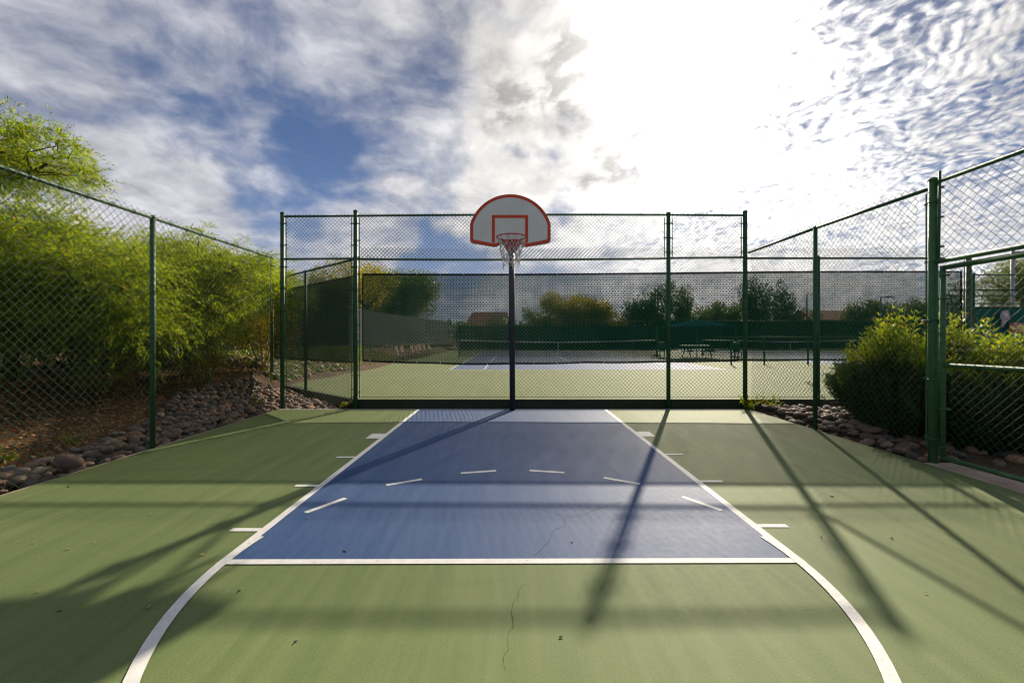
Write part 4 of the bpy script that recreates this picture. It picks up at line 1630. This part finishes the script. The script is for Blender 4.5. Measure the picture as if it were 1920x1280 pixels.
# a few leaves and twigs blown onto the court
spots = [(382, 1040, .075, 'large tan dry leaf lying on the green court left of the free-throw line'),
         (110, 965, .05, 'small pale dry leaf lying near the left court edge'),
         (284, 964, .05, 'small pale dry leaf in the sunlit strip on the left'),
         (66, 1018, .05, 'tiny pale dry leaf on the far left of the green court'),
         (132, 1029, .06, 'curled brown dry leaf on the left of the green court'),
         (180, 1017, .05, 'thin straw-coloured leaf on the left of the green court'),
         (75, 1109, .05, 'upright brown leaf in the left tree shadow'),
         (112, 1146, .04, 'dark seed pod in the shadow at lower left'),
         (279, 1139, .05, 'small brown leaf between the left shadow and the white arc'),
         (310, 1102, .04, 'tiny brown leaf just left of the white arc'),
         (450, 1107, .045, 'small dark twig right of the white arc below the free-throw line'),
         (646, 1034, .06, 'short dark twig on the blue paint near the free-throw line'),
         (1073, 1017, .05, 'small dark seed pod on the blue paint beside the crack'),
         (578, 972, .045, 'small brown leaf on the blue paint below the left dash'),
         (466, 1020, .035, 'tiny orange leaf on the kink of the left white line'),
         (1052, 1195, .03, 'tiny dark seed on the green court in the foreground'),
         (1560, 931, .05, 'small dark twig in the sunlit strip on the right'),
         (1540, 1007, .03, 'tiny dark seed on the green court right of the key'),
         (1672, 1010, .03, 'tiny brown seed on the far right of the green court'),
         (1736, 1113, .04, 'small brown leaf on the lower right of the green court'),
         (130, 912, .11, 'long thin twig along the shadow edge at the left'),
         (555, 1203, .035, 'tiny brown seed in the lower left foreground')]
for px, py, s, lab in spots:
    p = G(px, py)
    s *= 0.55
    a = random.uniform(0, 6.28)
    twig = 'twig' in lab or 'seed' in lab
    mb = MB()
    if twig:
        mb.path([(-s / 2, 0, 0.004), (0, s * 0.08, 0.004), (s / 2, 0, 0.004)], [0.0035, 0.0040, 0.002], 6)
    else:
        k = 7
        vs, fs = [], []
        for i in range(k):
            t = i / (k - 1)
            w = s * 0.19 * math.sin(math.pi * (0.06 + 0.9 * t)) ** 0.8
            zc = 0.004 + 0.18 * s * (2 * t - 1) ** 2
            vs += [(s * (t - .5), -w, zc + w * 0.55), (s * (t - .5), 0, zc), (s * (t - .5), w, zc + w * 0.45)]
        for i in range(k - 1):
            for q in range(2):
                fs.append((3 * i + q, 3 * i + q + 1, 3 * i + 4 + q, 3 * i + 3 + q))
        mb.add(vs, fs, True)
    o = mb.build('twig' if twig else 'dry_leaf', M['bark_pale'] if twig else M['tan_leaf'], None, (p.x, p.y, 0.0015))
    o.rotation_euler = (0, 0, a)
    tag(o, lab, 'twig' if twig else 'leaf', 'leaves and twigs fallen on the court')

# ------------------------------------------------------------------ beyond the tennis court
# block wall on the left, climbing away
wl = MB()
wa, wb = Vector((-14.0, 16.0)), Vector((-9.75, 28.0))
wc = Vector((-7.3, 52.0))
for a, b in ((wa, wb), (wb, wc)):
    d = (b - a).normalized()
    nn = Vector((-d.y, d.x)) * 0.2
    wl.prism([tuple(a), tuple(b), tuple(b + nn), tuple(a + nn)], 0.0, 3.13)
tag(wl.build('block_wall', M['wallplaster']), 'long plain grey block wall receding along the left of the tennis court', 'wall')
# bank of dark ground cover at its foot
gn = 5000
gx2 = rng.uniform(-9.5, -6.05, gn)
gy2 = rng.uniform(12.0, 24, gn)
gz2 = ground_z(gx2, gy2) + rng.random(gn) * 0.09
V, Fq = leaf_arrays(np.stack([gx2, gy2, gz2], -1), rand_dir(gn) + np.array([0, 0, .5]), 0.11, 0.05)
tag(np_mesh('ground_cover', V, Fq, M['midleaf']), 'sparse green ground cover on the bank left of the tennis court', 'ground cover', kind='stuff')
bkx = rng.uniform(0, 1, 9000)
bt = rng.uniform(15.5, 50, 9000)
bxx = np.interp(bt, [15, 28, 52], [-13.2, -9.2, -6.8]) + rng.uniform(-0.3, 1.0, 9000) * np.interp(bt, [15, 50], [3.0, 0.5])
bzz = 0.1 + rng.random(9000) * np.interp(bt, [15, 50], [0.75, 0.35])
V, Fq = leaf_arrays(np.stack([bxx, bt, bzz], -1), rand_dir(9000) + np.array([0, 0, .3]), 0.28, 0.15)
tag(np_mesh('ground_cover', V, Fq, M['shrubleaf']), 'low dark ground cover at the foot of the grey block wall', 'ground cover', kind='stuff')


def bigtree(name, label, px, d, top, bot, wpx, mat, dens=9, leaf=(0.30, 0.2), n_bl=9, trunk_r=0.16, bark=None, base_z=None, seed=0, group=None, fork_t=0.25, asp=0.9):
    """a distant tree given by where its crown stands"""
    random.seed(1000 + seed)
    x = (px - 960) * d / F
    z1 = EYE + (631 - top) * d / F
    z0 = EYE + (631 - bot) * d / F
    rw = wpx / 2 * d / F
    hgt = z1 - z0
    c = ((z0 + z1) / 2)
    blobs = [((x, d, c), (rw * 0.60, rw * 0.6, hgt * 0.40))]
    for i in range(n_bl):
        a = 2 * math.pi * i / n_bl + random.uniform(-0.3, 0.3)
        q = random.uniform(0.45, 0.72)
        bx = x + rw * q * math.cos(a)
        byy = d + rw * q * 0.8 * math.sin(a)
        bz = c + hgt * random.uniform(-0.32, 0.30)
        rr = random.uniform(0.26, 0.42)
        blobs.append(((bx, byy, bz), (rw * rr, rw * rr, hgt * rr * asp * 0.75)))
    bz0 = 0.05 if base_z is None else base_z
    root = (x, d, bz0)
    fork = (x + random.uniform(-.2, .2) * rw * 0.4, d, max(z0 + hgt * fork_t, bz0 + 0.6))
    return tree(name, label, 'tree', root, fork, blobs, lambda b: clump_leaves(b, dens * 12, (leaf[0] * 0.66, leaf[1] * 0.66), 0.5, 0.1, 0.62), mat, bark or M['bark'], trunk_r, 4, group)


bigtree('spreading_tree', 'dark spreading tree rising behind the grey block wall', 742, 47, 496, 622, 180, M['midleaf'], 12, (0.30, 0.18), 16, 0.09, seed=1, fork_t=0.02, base_z=0.3)
bigtree('spreading_tree', 'sparse yellowing tree arching above the angled corner fence', 664, 35, 472, 590, 180, M['goldleaf'], 9, (0.19, 0.11), 14, 0.08, seed=2, base_z=0.3)
bigtree('golden_tree', 'yellow-green tree just over the grey wall beside the second tall post', 690, 33, 528, 600, 80, M['goldleaf'], 14, (0.24, 0.14), 8, seed=31)
bigtree('round_tree', 'green tree behind the grey wall, left of the tiled roof', 610, 36, 500, 605, 180, M['midleaf'], 16, (0.26, 0.16), 9, seed=3)
bigtree('small_tree', 'low dark tree left of the red tiled roof', 862, 58, 597, 640, 60, M['darkleaf'], 7, (0.4, 0.28), 7, seed=4)
bigtree('small_tree', 'dark green tree hiding the right end of the red tiled roof', 935, 55, 583, 640, 75, M['darkleaf'], 7, (0.4, 0.28), 7, seed=5)
bigtree('golden_tree', 'golden-green tree standing tallest behind the far windscreen', 1082, 56, 542, 640, 145, M['goldleaf'], 9, (0.36, 0.25), 11, seed=6)
bigtree('golden_tree', 'low golden-green tree right of the tallest golden tree', 1135, 54, 572, 640, 80, M['goldleaf'], 9, (0.34, 0.24), 8, seed=7)
bigtree('golden_tree', 'yellow-green tree just right of the basketball pole', 1008, 57, 568, 640, 95, M['midleaf'], 9, (0.34, 0.24), 8, seed=8)
bigtree('dark_tree', 'tall dark evergreen tree left of the second right tall post', 1212, 58, 526, 645, 95, M['darkleaf'], 8, (0.4, 0.28), 11, seed=9)
bigtree('dark_tree', 'tall olive-green tree right of the dark evergreen, behind the post', 1272, 60, 530, 645, 75, M['midleaf'], 8, (0.4, 0.28), 10, seed=10)
bigtree('round_tree', 'broad green tree behind the open teal umbrella', 1350, 62, 562, 645, 120, M['midleaf'], 7, (0.42, 0.3), 10, seed=11)
bigtree('dark_tree', 'dark tree right of the right tall post', 1418, 64, 526, 645, 75, M['darkleaf'], 7, (0.42, 0.3), 9, seed=12)
bigtree('dark_tree', 'narrow dark tree next to the right side fence post', 1466, 66, 532, 645, 55, M['darkleaf'], 7, (0.42, 0.3), 8, seed=13, asp=1.3)
bigtree('small_tree', 'low dark tree behind the side fence post by the far lamp', 1500, 62, 572, 645, 80, M['darkleaf'], 6, (0.42, 0.3), 8, seed=14)
bigtree('round_tree', 'rounded green tree seen left above the oleander', 1605, 62, 556, 640, 70, M['midleaf'], 7, (0.42, 0.3), 9, seed=15)
bigtree('round_tree', 'wide olive tree seen above the oleander left of the gate post', 1690, 60, 558, 640, 130, M['midleaf'], 6, (0.42, 0.3), 11, seed=16)
bigtree('round_tree', 'tree behind the bunched windscreen at the right corner', 1785, 40, 512, 640, 80, M['midleaf'], 9, (0.3, 0.2), 9, seed=17)
bigtree('round_tree', 'sunlit yellow-green round tree at the right edge behind the lamp pole', 1915, 36, 468, 592, 170, M['midleaf'], 16, (0.22, 0.13), 14, seed=18)


# far-off rows that read as one mass
def treeline(label, x0, x1, y, h):
    n_ = 5200
    X = rng.uniform(x0, x1, n_)
    hh = h * (0.62 + 0.25 * np.sin(X * 0.31) + 0.18 * np.sin(X * 0.83 + 1))
    Z = rng.random(n_) ** 0.8 * hh
    V_, F_ = leaf_arrays(np.stack([X, y + rng.uniform(-2, 2, n_), Z], -1), rand_dir(n_), 0.9, 0.65)
    return tag(np_mesh('treeline', V_, F_, M['darkleaf']), label, 'trees', kind='stuff')


treeline('far-off dark treeline behind the tennis courts', -30, 130, 95, 5.0)


# houses with clay roofs
def house(label, x, y, w, dpt, eave, ridge):
    t = thing('house', label, 'house', (x, y, 0))
    MB().prism([(-w / 2, -dpt / 2), (w / 2, -dpt / 2), (w / 2, dpt / 2), (-w / 2, dpt / 2)], -0.1, eave).build('wall', M['housewall'], t)
    e = 0.5
    a, b = w / 2 + e, dpt / 2 + e
    rl = w / 2 - 0.6
    m = MB()
    m.add([(-a, -b, eave), (a, -b, eave), (a, b, eave), (-a, b, eave), (-rl, 0, ridge), (rl, 0, ridge)],
          [(0, 1, 5, 4), (1, 2, 5), (2, 3, 4, 5), (3, 0, 4), (0, 3, 2, 1)])
    m.build('roof', M['tile'], t)
    for i in (-1, 1):
        f = MB().box((i * w * 0.25, -dpt / 2 - 0.03, 1.6), (1.3, 0.08, 1.2)).build('window', M['housewall'], t)
        MB().box((i * w * 0.25, -dpt / 2 - 0.09, 1.6), (1.1, 0.03, 1.0)).build('pane', M['glass'], f)
    return t


house('house with a red clay tile roof left of the basketball pole', -3.2, 66, 6.0, 8, 2.7, 5.0)
house('long low house with a red clay roof beyond the second court', 52, 72, 14, 8, 3.9, 5.6)

# tennis nets
def tnet(label, x0, x1, y):
    xm = (x0 + x1) / 2
    t = thing('tennis_net', label, 'tennis net', (xm, y, 0.114))
    hw = (x1 - x0) / 2
    n_ = 24
    X = np.linspace(-hw, hw, n_ + 1)
    Z = 1.06 - 0.15 * (1 - np.abs(X) / hw)
    vs = [(a, 0, 0.03) for a in X] + [(a, 0, b) for a, b in zip(X, Z)]
    MB().add(vs, [(i, i + 1, n_ + 2 + i, n_ + 1 + i) for i in range(n_)]).build('mesh', M['tnet'], t)
    m = MB()
    m.path([(a, 0, b) for a, b in zip(X, Z)], 0.032, 6)
    m.build('top_band', M['white'], t)
    MB().box((0, -0.035, 0.46), (0.055, 0.012, 0.90)).build('centre_strap', M['white'], t)
    for s in (-1, 1):
        MB().path([(s * (hw + 0.05), 0, -0.02), (s * (hw + 0.05), 0, 1.10)], 0.05, 12).build('post', M['fence'], t)
    return t


tnet('near tennis net stretched across the court behind the basketball pole', -3.4, 9.42, 29.72)
tnet('second tennis net on the court behind the oleander', 14.2, 27.2, 33.9)

# folding umbrellas by the nets
def folded_umbrella(label, x, y):
    t = thing('folded_umbrella', label, 'umbrella', (x, y, 0.114), 0, 'folded umbrellas by the net posts')
    MB().path([(0, 0, 0), (0, 0, 2.05)], 0.022, 10).build('pole', M['galv'], t)
    m = MB()
    n_ = 14
    for i, (z, r) in enumerate(((0.95, 0.10), (1.1, 0.13), (1.4, 0.11), (1.8, 0.07), (2.02, 0.03), (2.08, 0.005))):
        for j in range(n_):
            a = 2 * math.pi * j / n_
            q = r * (1 if j % 2 else 0.68)
            m.v.append((q * math.cos(a), q * math.sin(a), z))
    for i in range(5):
        for j in range(n_):
            m.f.append((i * n_ + j, i * n_ + (j + 1) % n_, (i + 1) * n_ + (j + 1) % n_, (i + 1) * n_ + j))
            m.smooth.append(False)
    m.build('canopy', M['tgreen'], t)
    b = MB()
    b.path([(0, 0, 0), (0, 0, 0.08), (0, 0, 0.10)], [0.27, 0.27, 0.05], 16)
    b.build('base', M['black'], t)
    return t


folded_umbrella('folded green umbrella beside the right post of the near tennis net', 9.75, 30.6)
folded_umbrella('folded green umbrella right of the picnic table', 14.0, 28.5)

# cooler stand next to each
def cooler(label, x, y):
    t = thing('cooler_stand', label, 'cooler stand', (x, y, 0.114), 0, 'cooler stands by the nets')
    MB().path([(0, 0, 0.42), (0, 0, 0.46), (0, 0, 0.86), (0, 0, 0.90)], [0.19, 0.21, 0.21, 0.19], 16).build('barrel', M['tgreen'], t)
    MB().path([(0, 0, 0.90), (0, 0, 0.96), (0, 0, 0.99)], [0.215, 0.2, 0.05], 16).build('lid', M['tie'], t)
    MB().box((0, 0, 0.40), (0.5, 0.5, 0.04)).build('shelf', M['dark_metal'], t)
    for sx in (-1, 1):
        for sy in (-1, 1):
            MB().box((sx * 0.22, sy * 0.22, 0.19), (0.04, 0.04, 0.38)).build('leg', M['dark_metal'], t)
    return t


cooler('round green cooler on a stand beside the near net post', 9.60, 29.1)
cooler('round green cooler on a stand beside the right folded umbrella', 13.6, 27.6)

# open umbrella over a picnic table
um = thing('patio_umbrella', 'open square teal umbrella shading the picnic table', 'umbrella', (11.7, 28.8, 0.114))
MB().path([(0, 0, 0), (0, 0, 2.35)], 0.03, 12).build('pole', M['galv'], um)
h_ = 1.7
ov = [(-h_, -h_, 1.95), (h_, -h_, 1.95), (h_, h_, 1.95), (-h_, h_, 1.95), (0, 0, 2.42)]
MB().add(ov, [(0, 1, 4), (1, 2, 4), (2, 3, 4), (3, 0, 4)]).build('canopy', M['teal'], um)
vl = MB()
for a, b in ((0, 1), (1, 2), (2, 3), (3, 0)):
    p, q = Vector(ov[a]), Vector(ov[b])
    vl.add([p, q, q - Vector((0, 0, .18)), p - Vector((0, 0, .18))], [(0, 1, 2, 3)])
vl.build('valance', M['teal'], um)
for i in range(4):
    MB().path([(0, 0, 2.36), tuple(Vector(ov[i]) - Vector((0, 0, 0.02)))], 0.012, 6).build('rib', M['galv'], um)
pt = thing('picnic_table', 'dark picnic table under the open teal umbrella', 'picnic table', (11.7, 28.8, 0.114))
tp = MB()
for s in (-1, 1):
    for k_ in (0.14, 0.30, 0.46):
        tp.box((0, s * k_, 0.73), (1.8, 0.14, 0.045))
tp.build('tabletop', M['fence'], pt)
for s in (-1, 1):
    MB().box((0, s * 0.85, 0.44), (1.8, 0.26, 0.045)).build('bench', M['fence'], pt)
    for sx in (-1, 1):
        MB().path([(sx * 0.65, s * 0.12, 0.70), (sx * 0.65, s * 0.72, 0.0)], 0.03, 8).build('leg', M['dark_metal'], pt)
    MB().box((s * 0.65, 0, 0.395), (0.05, 1.9, 0.04)).build('crossbar', M['dark_metal'], pt)

# low rail divider between the courts
dv_ = thing('divider_fence', 'low open rail divider fence between the courts left of the side fence post', 'fence', (0, 21.2, 0.114))
for px in (1371, 1433, 1515, 1600):
    x = (px - 960) * 21.2 / F
    MB().path([(x, 0, 0), (x, 0, 1.30)], 0.038, 10).build('post', M['fence'], dv_)
x0, x1 = (1343 - 960) * 21.2 / F, (1700 - 960) * 21.2 / F
MB().path([(x0, 0, 1.29), (x1, 0, 1.29)], 0.022, 8).build('top_rail', M['gate'], dv_)


# slatted chairs beside the court
def chair():
    t = thing('slatted_chair', '', 'chair', (0, 0, 0.12), 0, 'slatted chairs lined up beside the tennis court')
    ry = Matrix.Rotation(R(-18), 3, 'Y')
    bk_ = MB()
    for k_ in range(5):
        bk_.box(ry @ Vector((-0.0, -0.24 + 0.12 * k_, 0.36)) + Vector((-0.25, 0, 0.36)), (0.025, 0.10, 0.74), ry)
    bk_.build('backrest', M['wood'], t)
    st = MB()
    for k_ in range(4):
        st.box((-0.20 + 0.14 * k_, 0, 0.36 + 0.03 * k_), (0.12, 0.56, 0.03))
    st.build('seat', M['wood'], t)
    for s in (-1, 1):
        MB().box((0.24, s * 0.29, 0.28), (0.06, 0.035, 0.56)).build('leg', M['wood'], t)
        MB().box((-0.25, s * 0.29, 0.20), (0.06, 0.035, 0.40)).build('leg', M['wood'], t)
        MB().box((-0.02, s * 0.29, 0.575), (0.66, 0.10, 0.025)).build('armrest', M['wood'], t)
    return t


ords = ['first pale slatted chair, nearest in the row beside the tennis court', 'second slatted chair in the row beside the tennis court', 'third slatted chair, first after the gap in the courtside row',
        'fourth slatted chair from the near end of the courtside row', 'fifth slatted chair from the near end of the courtside row', 'sixth slatted chair, last but one in the courtside row', 'last slatted chair, farthest in the row beside the tennis court']
ch0 = chair()
for i, (px, y) in enumerate(((757, 24.8), (766, 25.7), (784, 27.6), (792, 28.5), (798, 29.4), (806, 30.4), (815, 31.6))):
    c = ch0 if i == 0 else copy_tree(ch0)
    c.location = ((px - 960) * y / F - 0.1, y, 0.11)
    c.rotation_euler = (0, 0, R(-10))
    c.scale = (0.74, 0.70, 0.72)
    c['label'] = ords[i]


# lamp posts
def lamp(label, px, d, top, arm=1):
    x = (px - 960) * d / F
    z = EYE + (631 - top) * d / F
    t = thing('court_lamp', label, 'lamp post', (x, d, 0))
    MB().path([(0, 0, 0), (0, 0, z)], [0.10, 0.075], 10).build('pole', M['galv'], t)
    MB().path([(0, 0, z - 0.08), (arm * 0.7, 0, z - 0.05)], 0.04, 8).build('arm', M['galv'], t)
    b = MB().box((arm * 1.0, 0, z - 0.06), (0.75, 0.4, 0.16)).build('lamp_head', M['galv'], t)
    MB().box((arm * 1.0, 0, z - 0.15), (0.6, 0.32, 0.02)).build('lens', M['tie'], b)
    return t


lamp('grey court lamp pole at the right edge behind the teal windscreen', 1899, 22, 470)
lamp('small far court lamp beside the right side fence post', 1513, 60, 551)
lamp('small far court lamp above the olive tree by the gate post', 1651, 58, 556)

# signs on the teal windscreen
rs = thing('racket_sign', 'grey racket-shaped sign with a white 7 on the teal windscreen', 'sign', D(1884, 592, 11.94))
ow = [(0.125 * math.cos(t), 0.145 * math.sin(t)) for t in (2 * math.pi * i / 28 for i in range(28))]
MB().prism(ow, -0.012, 0.0, 'y').build('racket_head', M['signgrey'], rs)
MB().prism([(-0.075, -0.10), (0.045, -0.135), (-0.055, -0.30), (-0.11, -0.28)], -0.010, -0.001, 'y').build('racket_handle', M['signgrey'], rs)
MB().prism([(-0.045, 0.065), (0.06, 0.065), (0.06, 0.03), (0.012, -0.065), (-0.028, -0.065), (0.018, 0.035), (-0.045, 0.035)], -0.017, -0.0125, 'y').build('numeral', M['white'], rs)
rd = thing('notice_sign', 'red-brown notice sign with white lettering on the teal windscreen', 'sign', D(1911, 614, 11.94))
MB().box((0, 0, 0), (0.52, 0.012, 0.26)).build('panel', M['signred'], rd)
lt = MB()
for k_, (w_, o_) in enumerate(((0.28, 0), (0.44, 0), (0.42, 0.01), (0.36, 0), (0.2, 0))):
    xx = -w_ / 2 + o_
    while xx < w_ / 2 + o_ - 0.02:
        ww = random.uniform(0.03, 0.075)
        ww = min(ww, w_ / 2 + o_ - xx)
        lt.box((xx + ww / 2, -0.008, 0.088 - 0.044 * k_), (ww, 0.003, 0.018))
        xx += ww + 0.014
lt.build('lettering', M['white'], rd)
